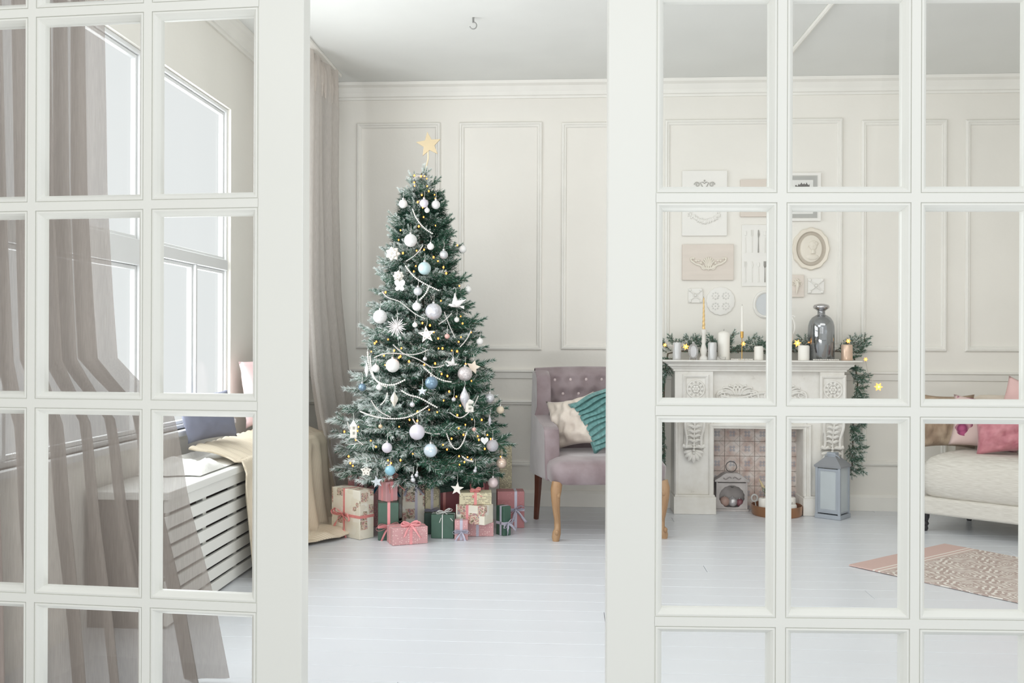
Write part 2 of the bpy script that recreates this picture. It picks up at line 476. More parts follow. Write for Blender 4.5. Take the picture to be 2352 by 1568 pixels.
# ---------------------------------------------------------------- soft shapes
def nz(p, s=1.0, o=0.0):
    return noise.noise(Vector((p[0]*s+o, p[1]*s+o*1.7, p[2]*s-o)))
def cushion_mesh(mb, w, h, t, seed=0, wr=0.012, bow=0.10, n=22, T=None, freq=9.0):
    T = T or Matrix.Identity(4)
    def f(u, v, s):
        a, b = 2*u-1, 2*v-1
        x = w/2*a*(1-bow*(1-abs(b)**2.2)*abs(a)**2)
        z = h/2*b*(1-bow*(1-abs(a)**2.2)*abs(b)**2)
        q = max(0.0, (1-abs(a)**2.6))**0.55*max(0.0, (1-abs(b)**2.6))**0.55
        y = s*t/2*q + s*wr*q**0.4*nz((a*1.6, b*1.2, s*3.0), freq/4, seed) + s*wr*0.6*q**0.4*nz((a*1.2+b, (b-a)*0.8, s), freq/2, seed+5)
        return T @ Vector((x, y, z+h/2))
    mb.grid(lambda u, v: f(u, v, -1), n, n)
    mb.grid(lambda u, v: f(1-u, v, 1), n, n)
    return mb
def weld(o, d=0.0006):
    import bmesh
    bm = bmesh.new(); bm.from_mesh(o.data); bmesh.ops.remove_doubles(bm, verts=bm.verts, dist=d)
    bmesh.ops.recalc_face_normals(bm, faces=bm.faces); bm.to_mesh(o.data); bm.free()
    return o
def cushion(name, label, w, h, t, loc, rz, lean, roll, m, seed=0, group=None, cat='cushion', **k):
    T = Matrix.Rotation(lean, 4, 'X') @ Matrix.Rotation(roll, 4, 'Y')
    mb = cushion_mesh(MB(), w, h, t, seed, T=T, **k)
    zmin = min(p[2] for p in mb.v); mb.v = [(p[0], p[1], p[2]-zmin) for p in mb.v]
    o = mb.build(name, m, smooth=True, angle=180, loc=loc, rotz=rz)
    weld(o); tag(o, label, cat, group); return o

# ---------------------------------------------------------------- curtains
M_cur = mat('taupe_linen', (238, 233, 228), 0.85, var=0.08, vscale=60, stretch=(8, 8, 0.4), transl=0.6, bump=0.1, bscale=300)
M_curn = mat('greige_sheer_linen', (134, 126, 120), 0.85, var=0.10, vscale=50, stretch=(8, 8, 0.3), transl=0.48, transp=0.32)
M_curd = mat('dark_taupe_linen', (128, 118, 113), 0.85, var=0.08, vscale=50, stretch=(8, 8, 0.3), transl=0.25)
def curtain(name, label, Lf, Rf, amp, folds, m, nu=110, nv=46, seed=0.0, ztop=CEIL-0.03, zbot=0.01, fade=1.0, pleat=0.0, group=None, skew=0.0):
    mb = MB()
    def f(u, v):
        z = ztop + (zbot-ztop)*v
        a = Lf(v); b = Rf(v)
        p = Vector((a[0]+(b[0]-a[0])*u, a[1]+(b[1]-a[1])*u, z))
        d = Vector((b[0]-a[0], b[1]-a[1], 0)); d.normalize(); n = Vector((-d.y, d.x, 0))
        A = interp(amp, v)
        ph = folds*u*2*PI + seed + skew*v*2 + 1.2*noise.noise(Vector((u*3+seed, v*1.3, seed)))
        w = math.sin(ph)+0.35*math.sin(2.3*ph+1+v*2)
        return p + n*(A*w) + d*(A*0.35*math.cos(ph*1.0+0.6))
    mb.grid(f, nu, nv)
    o = mb.build(name, m, smooth=True, angle=180)
    tag(o, label, 'curtain', group)
    return o
cx0 = -1.6
def rightedge(v):
    z = CEIL-0.03 + (0.01-CEIL+0.03)*v
    d = 3.28 + (0.07 if v > 0.6 else 0)*(v-0.6)/0.4
    py = 784 + (CAM_H-z)*FPX/d
    px = interp([(0, 216), (450, 217), (700, 228), (830, 236), (890, 300), (960, 372), (1151, 400), (1360, 455), (1552, 492)], py)
    p = ray(px, py, d); return (p.x, p.y)
near = curtain('curtain', 'sheer greige linen curtain filling the left glazed door, hem flaring on the floor',
        lambda v: (-1.72+0.1*v, 2.62), rightedge, [(0, 0.03), (0.5, 0.035), (1, 0.05)], 5.5, M_curn, seed=1.4)
curtain('curtain', 'dark taupe curtain edge at the far left of the left door panes',
        lambda v: (-1.86, 1.95), lambda v: (-1.66+0.04*v, 2.60-0.02*math.sin(v*5)), [(0, 0.03), (1, 0.045)], 5, M_curd, seed=0.4)
# far curtain by the tree: its top runs along the rail, the cloth swings towards the tree lower down
def edge(tab):
    def f(v):
        z = CEIL-0.02 + (0.01-CEIL+0.02)*v
        px = interp([(a, b) for a, b, _ in tab], z); d = interp([(a, c) for a, b, c in tab], z)
        u = (px-1176)/FPX
        p = cw(u*d, d); return (p.x, p.y)
    return f
farL = edge([(0.0, 778, 6.42), (0.35, 752, 6.3), (0.7, 728, 6.2), (0.95, 714, 6.1), (1.5, 702, 6.02), (3.02, 698, 5.98)])
farR = edge([(0.0, 858, 6.66), (0.35, 822, 6.62), (0.9, 802, 6.62), (1.5, 778, 6.58), (2.2, 768, 6.56), (3.02, 768, 6.56)])
far = curtain('curtain', 'taupe linen curtain hanging from the ceiling beside the Christmas tree', farL, farR,
        [(0, 0.022), (0.1, 0.03), (0.5, 0.034), (1, 0.045)], 3.6, M_cur, nu=140, nv=60, seed=2.1, ztop=CEIL-0.015, skew=0.8)
mb = MB()
for i in range(9):
    q = farL(0.0); r = farR(0.0); t_ = (i+0.3)/9
    x = q[0]+(r[0]-q[0])*t_; yy = q[1]+(r[1]-q[1])*t_
    mb.tube([(x-0.02, yy, CEIL-0.03), (x+0.004, yy, CEIL-0.09), (x+0.012, yy, CEIL-0.17), (x+0.014, yy, CEIL-0.26)], [0.014, 0.02, 0.014, 0.004], 8)
mb.build('pinch_pleats', M_cur, far, world=True, smooth=True)
curtain('curtain', 'grey lining curtain behind the window seat, between door stile and tree',
        lambda v: (-1.93, 6.02), lambda v: (-1.90, 6.62), [(0, 0.02), (1, 0.03)], 7,
        mat('grey_lining', (150, 146, 148), 0.85, transl=0.3), seed=0.2, zbot=0.6, ztop=CEIL-0.13)
# white curtain rail
mb = MB(); mb.box(-1.64, -1.60, 0.9, 6.6, CEIL-0.022, CEIL-0.001)
tag(mb.build('curtain_rail', M_trim, bevel=0.003), 'white curtain rail fixed along the ceiling above the window seat', 'curtain rail')

# ---------------------------------------------------------------- window seat
BX = -1.64; BY0, BY1 = 3.82, 6.30; BH = 0.56
M_seat = mat('white_slat_paint', (232, 232, 228), 0.45, var=0.02)
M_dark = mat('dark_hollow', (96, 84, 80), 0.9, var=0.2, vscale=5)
bt = thing('window_seat', 'long white slatted window seat boxed in under the windows', 'bench', (BX-0.16, (BY0+BY1)/2, 0))
MB().box(WIN_X+0.022, BX+0.012, BY0-0.01, BY1, BH-0.034, BH).build('seat_board', M_seat, bt, world=True, bevel=0.004)
for i in range(8):
    z1 = BH-0.036-0.066*i; z0 = z1-0.051
    MB().box(BX-0.018, BX, BY0, BY1, z0, z1).build('slat', M_seat, bt, world=True, bevel=0.003)
for i in range(8):
    yy = BY0+0.02+i*0.40
    MB().box(BX-0.05, BX-0.0185, yy, yy+0.04, 0.0, BH-0.036).build('post', M_seat, bt, world=True)
MB().box(WIN_X+0.025, BX-0.02, BY0, BY0+0.018, 0, BH-0.036).build('end_panel', mat('shade_toned_board', (116, 108, 103), 0.8), bt, world=True)  # shade at the near end of the seat put into the board colour
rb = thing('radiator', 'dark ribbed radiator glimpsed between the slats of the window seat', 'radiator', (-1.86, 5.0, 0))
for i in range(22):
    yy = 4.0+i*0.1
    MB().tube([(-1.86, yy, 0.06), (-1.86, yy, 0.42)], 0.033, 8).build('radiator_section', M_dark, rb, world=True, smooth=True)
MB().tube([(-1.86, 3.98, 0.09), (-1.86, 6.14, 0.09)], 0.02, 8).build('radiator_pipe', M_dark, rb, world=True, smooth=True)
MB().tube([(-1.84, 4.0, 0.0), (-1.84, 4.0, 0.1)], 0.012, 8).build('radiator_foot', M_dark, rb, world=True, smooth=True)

# white crumpled blanket lying on the seat
M_fur = mat('white_fleece', (236, 235, 231), 0.95, var=0.05, vscale=8, bump=0.5, bscale=45)
def furf(u, v):
    y = 4.25 + 1.9*v + 0.05*noise.noise(Vector((u*3, 4, 0)))
    x = -1.975 + 0.30*u
    h = 0.035+0.05*max(0, noise.noise(Vector((x*5, y*3.2, 2))))+0.025*noise.noise(Vector((x*14, y*9, 7)))+0.05*v*(1-u)
    h *= 1 if y < 4.55 else (0.25 if x > -1.92 else 0.8)
    e = min(1, 8*min(u, 1-u)*1.2+0.0)*min(1, 14*min(v, 1-v))
    return (x, y, BH+0.006+max(0, h)*max(0, e)**0.6)
mb = MB(); mb.grid(furf, 26, 90)
mb.grid(lambda u, v: (furf(u, v)[0], furf(u, v)[1], BH+0.002), 26, 90)
tag(mb.build('blanket', M_fur, smooth=True, angle=180), 'crumpled white blanket spread on top of the window seat', 'blanket')
# knitted throw: across the seat, over its edge, down to the floor
def knitfn(N, L, v):
    w = N.new('ShaderNodeTexWave'); w.wave_type = 'BANDS'; w.bands_direction = 'Y'; w.inputs['Scale'].default_value = 26
    w.inputs['Distortion'].default_value = 1.2; w.inputs['Detail'].default_value = 2; L.new(v, w.inputs[0])
    return ramp(N, L, w.outputs[1], [(0, (196, 182, 160)), (0.6, (220, 208, 188))])
M_knit = nodemat('beige_knit', knitfn, 0.95)
def throwf(u, v):
    y = 4.62 + 1.62*u
    top = 0.24; hang = interp([(0, 0.12), (0.12, 0.40), (0.4, 0.50), (0.55, 0.53), (1.0, 0.54)], u)
    spill = interp([(0, 0), (0.45, 0.02), (0.6, 0.22), (0.9, 0.20), (1, 0.12)], u)
    s = v*(top+hang+spill)
    wob = 0.014*math.sin(y*34+v*3)+0.012*noise.noise(Vector((y*6, v*4, 1)))
    yy = y + 0.03*math.sin(v*5+u*4)*v
    if s < top:
        return (BX-top+s+0.0, yy, BH+0.085-0.012*(s/top)*4*(1 if False else 1)*0.9+abs(wob)*0.5 - (0.03*(s/top)**3))
    s -= top
    if s < hang:
        k = min(1, s/0.06)
        return (BX+0.030+0.028*k+wob*min(1, s*6)+0.05*(s/0.55)**2*(1 if u > 0.45 else 0.2), yy-0.12*(1-u)*s*0, max(0.012, BH+0.03-0.03*0-s))
    s -= hang
    return (BX+0.10+s+wob, yy+0.18*s*math.sin(u*17)+0.15*s, 0.012+0.035*abs(math.sin(u*24+s*9))*min(1, (spill-s)*12+0.15) + 0.008)
mb = MB(); mb.grid(throwf, 150, 60)
kt = mb.build('throw_blanket', M_knit, smooth=True, angle=180, solid=0.008)
tag(kt, 'beige knitted throw draped over the window seat and pooling on the floor', 'blanket')
M_pinkc = mat('pale_pink_cotton', (226, 196, 196), 0.8, var=0.05, vscale=10)
p = side(668, 980, -1.78)
cushion('cushion', 'pale pink cushion propped on the window seat behind the door stile', 0.42, 0.40, 0.13, (-1.80, 5.72, BH+0.10), math.radians(58), 0.0, math.radians(-8), M_pinkc, 3)
cushion('cushion', 'grey blue cushion added in place of the shaded wall under the window', 0.42, 0.26, 0.12, (-1.86, 4.9, BH+0.10), math.radians(75), -0.25, 0, mat('wall_shade_grey_blue', (122, 125, 142), 0.85), 5)  # dark colour holds the shade of the wall below the windows

# ---------------------------------------------------------------- armchair
M_velvet = mat('dusty_mauve_velvet', (153, 140, 143), 0.7, var=0.10, vscale=7, sheen=0.7, bump=0.06, bscale=80, rgb2=(126, 110, 113))
M_velseat = M_velvet
M_leg = mat('antique_gold_wood', (176, 144, 110), 0.45, var=0.15, vscale=14, rgb2=(150, 112, 76), stretch=(1, 1, 0.3))
M_legd = mat('dark_brown_wood', (104, 62, 48), 0.5, var=0.15, vscale=20)
M_button = mat('pale_mauve_button', (205, 190, 190), 0.5)
rotc = math.radians(8)
cl = cw(0.545, 6.05)
ch = thing('armchair', 'tufted dusty mauve velvet armchair with gilded cabriole front legs', 'armchair', tuple(cl), YAW+rotc)
ch.scale = (0.9, 1, 1)
def rbox(name, x0, x1, y0, y1, z0, z1, m, par, r=0.05, taper=None, seg=4):
    mb = MB(); mb.box(x0, x1, y0, y1, z0, z1)
    if taper: mb.v = [taper(p) for p in mb.v]
    o = mb.build(name, m, par, smooth=True, angle=60, bevel=r, bseg=seg)
    return o
# seat
def seatf():
    mb = MB(); loops = []
    for z, i in ((0.335, 0.02), (0.35, 0.004), (0.40, 0.0), (0.43, 0.0), (0.455, 0.018), (0.475, 0.07), (0.487, 0.16)):
        L_ = []
        n = 40
        for k in range(n):
            a = 2*PI*k/n; c, s = math.cos(a), math.sin(a)
            e = 0.28
            x = (0.40-i)*math.copysign(abs(c)**e, c); yv = (0.385-i)*math.copysign(abs(s)**e, s)
            fr_ = -0.02*(1-(x/0.4)**2) if yv < 0 else 0
            L_.append((x, yv+fr_, z + (0.0 if z < 0.44 else 0.0)))
        loops.append(L_)
    mb.rings(loops, cap0=True, cap1=True, flip=False); return mb
seatf().build('seat', M_velvet, ch, smooth=True, angle=80)
# tufted back
BZ0, BZ1 = 0.42, 0.985
btn = []
for r_i, (z, off) in enumerate(((0.92, 0), (0.83, 1), (0.755, 0), (0.67, 1), (0.59, 0))):
    for k in range(-3, 4):
        x = k*0.118+(0.059 if off else 0)
        if abs(x) < 0.345: btn.append((x, z))
def backf(u, v):
    x = -0.372+0.744*u; z = BZ0+(BZ1-BZ0)*v
    top = 0.012*(1-(x/0.385)**2)
    y = 0.285+0.06*(z-0.42)/0.57
    y += 0.03*abs(x/0.385)**6
    dmin = min(math.hypot(x-bx, (z-bz)*1.2) for bx, bz in btn)
    y += 0.016*math.exp(-(dmin/0.032)**2) - 0.012*min(1, dmin/0.06)
    if v > 0.9: y += 0.10*(max(0, (v-0.9)/0.1))**2.2*0.5; z += 0.0
    return (x, y, z+top*(v**3))
mb = MB(); mb.grid(backf, 64, 48)
n0 = len(mb.v)
def backr(u, v):
    x = -0.372+0.744*u; z = BZ0-0.08+(BZ1-BZ0+0.08)*v
    return (x, 0.36+0.10*(z-0.42)/0.57+0.0, z+0.012*(1-(x/0.385)**2)*(v**3)+(0.0))
mb.grid(lambda u, v: backr(1-u, v), 64, 48)
def topf(u, v):
    a = Vector(backf(u, 1)); b = Vector(backr(u, 1)); q = a.lerp(b, v); q.z += 0.018*math.sin(PI*v); return q
mb.grid(topf, 64, 8)
bk = mb.build('backrest', M_velvet, ch, smooth=True, angle=70); weld(bk, 0.001)
for bx, bz in btn:
    u = (bx+0.372)/0.744; v = (bz-BZ0)/(BZ1-BZ0)
    q = backf(u, v)
    MB().sph((q[0], q[1]-0.004, q[2]), (0.011, 0.007, 0.011), 10, 6).build('button', M_button, bk, smooth=True)
# wings with arms: a side panel whose outline steps from wing to arm
for sgn in (-1, 1):
    prof = [(0.43, 0.30), (0.44, 0.86), (0.44, 0.985), (0.33, 0.99), (0.265, 0.955), (0.25, 0.88), (0.245, 0.76), (0.23, 0.705), (0.15, 0.695), (0.02, 0.665), (-0.07, 0.66), (-0.135, 0.64), (-0.16, 0.585), (-0.165, 0.48), (-0.18, 0.40), (-0.19, 0.335)]
    mb = MB()
    n = len(prof); loops = []
    cxp = sum(p_[0] for p_ in prof)/n; czp = sum(p_[1] for p_ in prof)/n
    for xo, sc_ in ((0.335, 0.90), (0.34, 0.955), (0.355, 0.99), (0.375, 1.0), (0.405, 1.0), (0.425, 0.985), (0.435, 0.95), (0.438, 0.88)):
        loops.append([(sgn*(xo - 0.028 - (0.02 if p_[0] > 0.2 and p_[1] > 0.75 else 0)), cxp+(p_[0]-cxp)*(1-(1-sc_)*0.35), czp+(p_[1]-czp)*(1-(1-sc_)*0.35)) for p_ in prof])
    mb.rings(loops, cap0=True, cap1=True)
    mb.build('arm', M_velvet, ch, smooth=True, angle=75, bevel=0.006, bseg=2)
# legs
def cabriole(sx):
    pts = []; rs = []
    for z, o_, r in ((0.345, 0.0, 0.036), (0.30, 0.010, 0.037), (0.26, 0.013, 0.031), (0.19, 0.008, 0.025), (0.12, -0.002, 0.021), (0.07, -0.004, 0.022), (0.045, 0.004, 0.028), (0.02, 0.010, 0.027), (0.0, 0.010, 0.022)):
        pts.append((sx*(0.358+o_), -0.325-o_, z)); rs.append(r)
    mb = MB(); mb.tube(pts, rs, 14)
    mb.sph((sx*0.368, -0.365, 0.055), (0.014, 0.010, 0.016), 10, 6)
    mb.sph((sx*0.358, -0.36, 0.275), (0.016, 0.010, 0.02), 10, 6)
    mb.tube([(sx*0.368, -0.362, 0.33), (sx*0.373, -0.366, 0.27), (sx*0.368, -0.357, 0.19), (sx*0.356, -0.345, 0.11)], 0.005, 6)
    return mb
for sx in (-1, 1):
    cabriole(sx).build('front_leg', M_leg, ch, smooth=True, angle=70)
    MB().tube([(sx*0.36, 0.32, 0.36), (sx*0.362, 0.34, 0.2), (sx*0.368, 0.375, 0.0)], [0.032, 0.026, 0.020], 4).build('back_leg', M_legd, ch, bevel=0.003)
M_satin = mat('champagne_satin', (214, 204, 192), 0.38, var=0.06, vscale=7, sheen=0.4, rgb2=(196, 184, 172))
M_teal = mat('teal_taffeta', (104, 150, 148), 0.5, var=0.12, vscale=30, rgb2=(76, 122, 120), sheen=0.4)
def inchair(x, y, z):
    return MAT_OF[ch.name] @ Vector((x, y, z))
cushion('cushion', 'champagne satin cushion leaning on the left arm of the mauve armchair', 0.34, 0.34, 0.14, inchair(-0.155, -0.02, 0.472), YAW+rotc+math.radians(-38), -0.24, math.radians(-13), M_satin, 11, wr=0.03, bow=0.16)
tt = thing('cushion', 'teal cushion with rows of ruffles beside the satin one on the armchair', 'cushion', inchair(0.125, -0.10, 0.476), YAW+rotc+math.radians(-6))
T = Matrix.Rotation(-0.28, 4, 'X') @ Matrix.Rotation(math.radians(-26), 4, 'Y')
mb = cushion_mesh(MB(), 0.38, 0.36, 0.12, 4, T=T, wr=0.006)
zm_ = min(p_[2] for p_ in mb.v); mb.v = [(a, b, c-zm_) for a, b, c in mb.v]
weld(mb.build('cushion_body', M_teal, tt, smooth=True, angle=180))
for r_i in range(10):
    vv = 0.06+r_i*0.095
    mb = MB()
    def rf(u, w, vv=vv, r_i=r_i):
        a = 2*(0.03+0.94*u)-1; b = 2*(vv-0.075*w+0.05)-1
        x = 0.19*a*(1-0.10*(1-abs(b)**2.2)*a*a); z = 0.18*b
        q = max(0.02, (1-abs(a)**2.6))**0.55*max(0.02, (1-min(1, abs(b))**2.6))**0.55
        y = -0.06*q-0.006-0.016*w - 0.004*w*math.sin(a*46+r_i*2)
        p_ = T @ Vector((x, y, z+0.18+0.006*math.sin(a*5+r_i))); return (p_.x, p_.y, p_.z-zm_)
    mb.grid(rf, 70, 4)
    mb.build('ruffle', M_teal, tt, smooth=True, angle=180)

# ---------------------------------------------------------------- sofa
def linenfn(N, L, v):
    mp = N.new('ShaderNodeMapping'); mp.inputs['Scale'].default_value = (3, 3, 60); L.new(v, mp.inputs[0])
    n1 = N.new('ShaderNodeTexNoise'); n1.inputs['Scale'].default_value = 6; L.new(mp.outputs[0], n1.inputs['Vector'])
    return ramp(N, L, n1.outputs[0], [(0.3, (198, 193, 184)), (0.7, (222, 219, 211))])
M_linen = nodemat('oatmeal_linen', linenfn, 0.9)
rs_ = math.radians(-43)
A = cw(2.535, 6.0)
so = thing('sofa', 'oatmeal linen sofa standing at the right behind the rug', 'sofa', tuple(A), YAW+rs_)
# local: x along the front (towards the right), y to the back
rbox('base', 0.0, 1.75, 0.0, 0.72, 0.115, 0.222, M_linen, so, 0.018)
def seatc():
    mb = MB(); loops = []
    for z, i in ((0.222, 0.02), (0.24, 0.0), (0.30, -0.012), (0.36, -0.012), (0.42, 0.0), (0.455, 0.025), (0.478, 0.07), (0.49, 0.15)):
        L_ = []
        for k in range(48):
            a = 2*PI*k/48; c, s = math.cos(a), math.sin(a); e = 0.22
            L_.append((0.88+(0.87-i)*math.copysign(abs(c)**e, c), 0.36+(0.355-i)*math.copysign(abs(s)**e, s), z))
        loops.append(L_)
    mb.rings(loops, cap0=True, cap1=True); return mb
seatc().build('seat_cushion', M_linen, so, smooth=True, angle=80)
mb = MB()
def sback(u, v):
    a = v*2*PI; c, s = math.cos(a), math.sin(a)
    x = 0.02+1.7*u
    endr = min(1, (u*12)**0.5) if u < 0.08 else 1
    h = 0.385*(0.75+0.25*endr)
    return (x, 0.74+0.085*math.copysign(abs(c)**0.7, c)+0.03*0, 0.45+ (h)*math.copysign(abs(s)**0.6, s)*(1 if s > 0 else 0.8))
mb.grid(sback, 40, 32)
mb.rings([[sback(0, k/32) for k in range(32)]], cap0=True)
mb.build('backrest', mat('cream_floral_cotton', (222, 214, 202), 0.85, var=0.06, vscale=9, rgb2=(206, 192, 176)), so, smooth=True, angle=80)
for (x, yv, nm) in ((0.03, 0.07, 'turned_leg'), (0.12, 0.62, 'turned_leg'), (1.6, 0.07, 'turned_leg'), (1.6, 0.62, 'turned_leg')):
    MB().lathe([(0.013, 0), (0.02, 0.015), (0.016, 0.03), (0.024, 0.045), (0.017, 0.06), (0.026, 0.085), (0.028, 0.118)], (x, yv, 0), 14).build(nm, mat('black_wood', (38, 36, 38), 0.4), so, smooth=True)
def insofa(x, y, z): return MAT_OF[so.name] @ Vector((x, y, z))
M_furb = mat('beige_brown_fur', (196, 176, 152), 0.95, var=0.2, vscale=9, rgb2=(136, 112, 92), bump=0.8, bscale=40, stretch=(1, 1, 0.4))
def floralfn(N, L, v):
    vo = N.new('ShaderNodeTexVoronoi'); vo.inputs['Scale'].default_value = 16; L.new(v, vo.inputs[0])
    g = N.new('ShaderNodeTexNoise'); g.inputs['Scale'].default_value = 8; L.new(v, g.inputs[0])
    petals = ramp(N, L, vo.outputs['Distance'], [(0.15, (170, 80, 120)), (0.45, (120, 40, 80)), (0.7, (190, 140, 150))])
    k = mth(N, L, 'GREATER_THAN', g.outputs[0], 0.52)
    return mixc(N, L, k, (214, 190, 184), petals)
M_flor = nodemat('blush_floral_cotton', floralfn, 0.85)
M_pinkv = mat('rose_pink_taffeta', (206, 140, 148), 0.6, var=0.12, vscale=16, rgb2=(176, 102, 114), sheen=0.3)
cushion('cushion', 'beige brown faux fur cushion at the left end of the oatmeal sofa', 0.34, 0.36, 0.15, insofa(0.02, 0.50, 0.482), YAW+rs_+0.5, -0.10, 0, M_furb, 21, wr=0.03)
cushion('cushion', 'blush floral cushion with dark red flowers on the oatmeal sofa', 0.40, 0.34, 0.14, insofa(0.26, 0.42, 0.482), YAW+rs_+0.35, -0.30, math.radians(6), M_flor, 22)
cushion('cushion', 'crinkled rose pink cushion resting in front on the oatmeal sofa', 0.46, 0.34, 0.16, insofa(0.50, 0.30, 0.482), YAW+rs_+0.30, -0.28, math.radians(-6), M_pinkv, 23, wr=0.035, freq=18)
cushion('cushion', 'light pink cushion with its corner above the sofa backrest', 0.36, 0.40, 0.10, insofa(0.42, 0.60, 0.482), YAW+rs_+0.35, -0.12, math.radians(18), mat('light_pink_cotton', (226, 190, 186), 0.8), 24)

# ---------------------------------------------------------------- rug
def rugfn(N, L, v):
    s = N.new('ShaderNodeSeparateXYZ'); L.new(v, s.inputs[0])
    def cell(x, off):
        a = mth(N, L, 'ADD', mth(N, L, 'MULTIPLY', x, 5.2), off)
        return mth(N, L, 'SUBTRACT', mth(N, L, 'FRACT', a), 0.5)
    yrow = mth(N, L, 'FLOOR', mth(N, L, 'MULTIPLY', s.outputs[1], 5.0))
    off = mth(N, L, 'MULTIPLY', mth(N, L, 'MODULO', yrow, 2.0), 0.5)
    cx = mth(N, L, 'SUBTRACT', mth(N, L, 'FRACT', mth(N, L, 'ADD', mth(N, L, 'MULTIPLY', s.outputs[0], 4.2), off)), 0.5)
    cy = mth(N, L, 'SUBTRACT', mth(N, L, 'FRACT', mth(N, L, 'MULTIPLY', s.outputs[1], 5.0)), 0.5)
    r = mth(N, L, 'SQRT', mth(N, L, 'ADD', mth(N, L, 'MULTIPLY', cx, cx), mth(N, L, 'MULTIPLY', cy, cy)))
    an = mth(N, L, 'ARCTAN2', cy, cx)
    wv = mth(N, L, 'SINE', mth(N, L, 'ADD', mth(N, L, 'MULTIPLY', r, 46), mth(N, L, 'MULTIPLY', mth(N, L, 'SINE', mth(N, L, 'MULTIPLY', an, 6)), 1.7)))
    n1 = N.new('ShaderNodeTexNoise'); n1.inputs['Scale'].default_value = 28; L.new(v, n1.inputs[0])
    w2 = mth(N, L, 'ADD', wv, mth(N, L, 'MULTIPLY', mth(N, L, 'SUBTRACT', n1.outputs[0], 0.5), 4.0))
    k = mth(N, L, 'GREATER_THAN', w2, 0.35)
    body = mixc(N, L, k, (178, 160, 152), (222, 216, 208))
    band = ramp(N, L, mth(N, L, 'MULTIPLY', s.outputs[0], 1.0), [(0.0, (202, 174, 166)), (0.14, (226, 220, 212)), (0.152, (202, 174, 166)), (0.170, (226, 220, 212)), (0.182, (196, 176, 168)), (0.2, (178, 160, 152))], const=True)
    kb = mth(N, L, 'GREATER_THAN', s.outputs[0], 0.205)
    return mixc(N, L, kb, band, body)
M_rug = nodemat('damask_rug_wool', rugfn, 0.95)
rc = fl(1950, 1300); r2 = fl(2352, 1389)
ang = math.atan2(r2.y-rc.y, r2.x-rc.x)
mb = MB(); mb.grid(lambda u, v: (2.6*u, 0.92*v, 0.006+0.0015*noise.noise(Vector((u*9, v*4, 0)))), 40, 14)
rg = mb.build('rug', M_rug, loc=(rc.x, rc.y, 0.0), rotz=ang, solid=0.007)
tag(rg, 'dusty pink and cream damask rug lying in front of the sofa', 'rug')
# ---------------------------------------------------------------- fireplace
def shabbyfn(N, L, v):
    n1 = N.new('ShaderNodeTexNoise'); n1.inputs['Scale'].default_value = 9; n1.inputs['Detail'].default_value = 8; n1.inputs['Roughness'].default_value = 0.7; L.new(v, n1.inputs[0])
    n2 = N.new('ShaderNodeTexNoise'); n2.inputs['Scale'].default_value = 3; L.new(v, n2.inputs[0])
    a = ramp(N, L, n1.outputs[0], [(0.30, (176, 170, 160)), (0.37, (214, 210, 202)), (0.60, (230, 228, 223))])
    b = ramp(N, L, n2.outputs[0], [(0.35, (222, 218, 210)), (0.65, (236, 234, 230))])
    return mixc(N, L, 0.45, a, b)
M_shab = nodemat('distressed_white_plaster', shabbyfn, 0.75)
FY = 6.66                                  # front face of the pilasters
def PB(mb, pxa, pya, pxb, pyb, Y, Yb):
    a = at(pxa, pya, Y); b = at(pxb, pyb, Y)
    mb.box(a.x, b.x, Y, Yb, b.z, a.z); return mb
BK = WALL_Y-0.001
a = at(1547, 1177, FY); b = at(1938, 1177, FY)
fp = thing('fireplace', 'ornate distressed white fireplace surround with carved corbels on the back wall', 'fireplace', ((a.x+b.x)/2, FY+0.1, 0))
def part(mb, name, m=None, par=None, **k):
    return mb.build(name, m or M_shab, par or fp, world=True, **k)
def X(px): return at(px, 950, FY).x
def Z(py, Y=FY): return at(1740, py, Y).z
# plinths
for pa, pb in ((1547, 1644), (1843, 1941)):
    part(MB().box(X(pa), X(pb), FY-0.035, BK, 0, Z(1141)), 'plinth', bevel=0.004)
    part(MB().box(X(pa)+0.008, X(pb)-0.008, FY-0.027, BK, Z(1141), Z(1137)), 'plinth_moulding', bevel=0.002)
# pilasters with edge beads
for pa, pb in ((1549, 1640), (1845, 1938)):
    pl = part(MB().box(X(pa), X(pb), FY, BK, Z(1137), Z(950)), 'pilaster', bevel=0.003)
    for q in (pa+5, pb-5):
        part(MB().tube([(X(q), FY, Z(1137)), (X(q), FY, Z(952))], 0.012, 10), 'edge_bead', par=pl, smooth=True)
# frieze blocks, frieze panel
part(MB().box(X(1549), X(1938), FY+0.02, BK, Z(966), Z(850)), 'frieze_panel')
for pa, pb, cx in ((1549, 1637, 1597), (1882, 1951-13, 1911)):
    bl = part(MB().box(X(pa), X(pb), FY-0.02, FY+0.03, Z(955), Z(852)), 'frieze_block', bevel=0.003)
    mb = MB(); frame_ring(mb, X(cx-30), X(cx+30), Z(948), Z(860), [(0, FY-0.019), (0, FY-0.03), (0.01, FY-0.036), (0.02, FY-0.03), (0.026, FY-0.021)])
    part(mb, 'block_frame', par=bl)
    mb = MB(); c = Vector((X(cx), FY-0.022, Z(894)))
    for R_, r_ in ((0.058, 0.007), (0.034, 0.005)):
        mb.tube([(c.x+R_*math.cos(t), c.y-0.002, c.z+R_*math.sin(t)) for t in [2*PI*i/28 for i in range(29)]], r_, 6)
    for k in range(10):
        t = 2*PI*k/10
        mb.sph((c.x+0.045*math.cos(t), c.y-0.003, c.z+0.045*math.sin(t)), (0.011, 0.006, 0.011), 8, 5)
    for k in range(6):
        t = 2*PI*k/6
        mb.sph((c.x+0.018*math.cos(t), c.y-0.005, c.z+0.018*math.sin(t)), (0.011, 0.007, 0.011), 8, 5)
    mb.sph((c.x, c.y-0.008, c.z), 0.009, 8, 6)
    part(mb, 'rosette', par=bl, smooth=True)
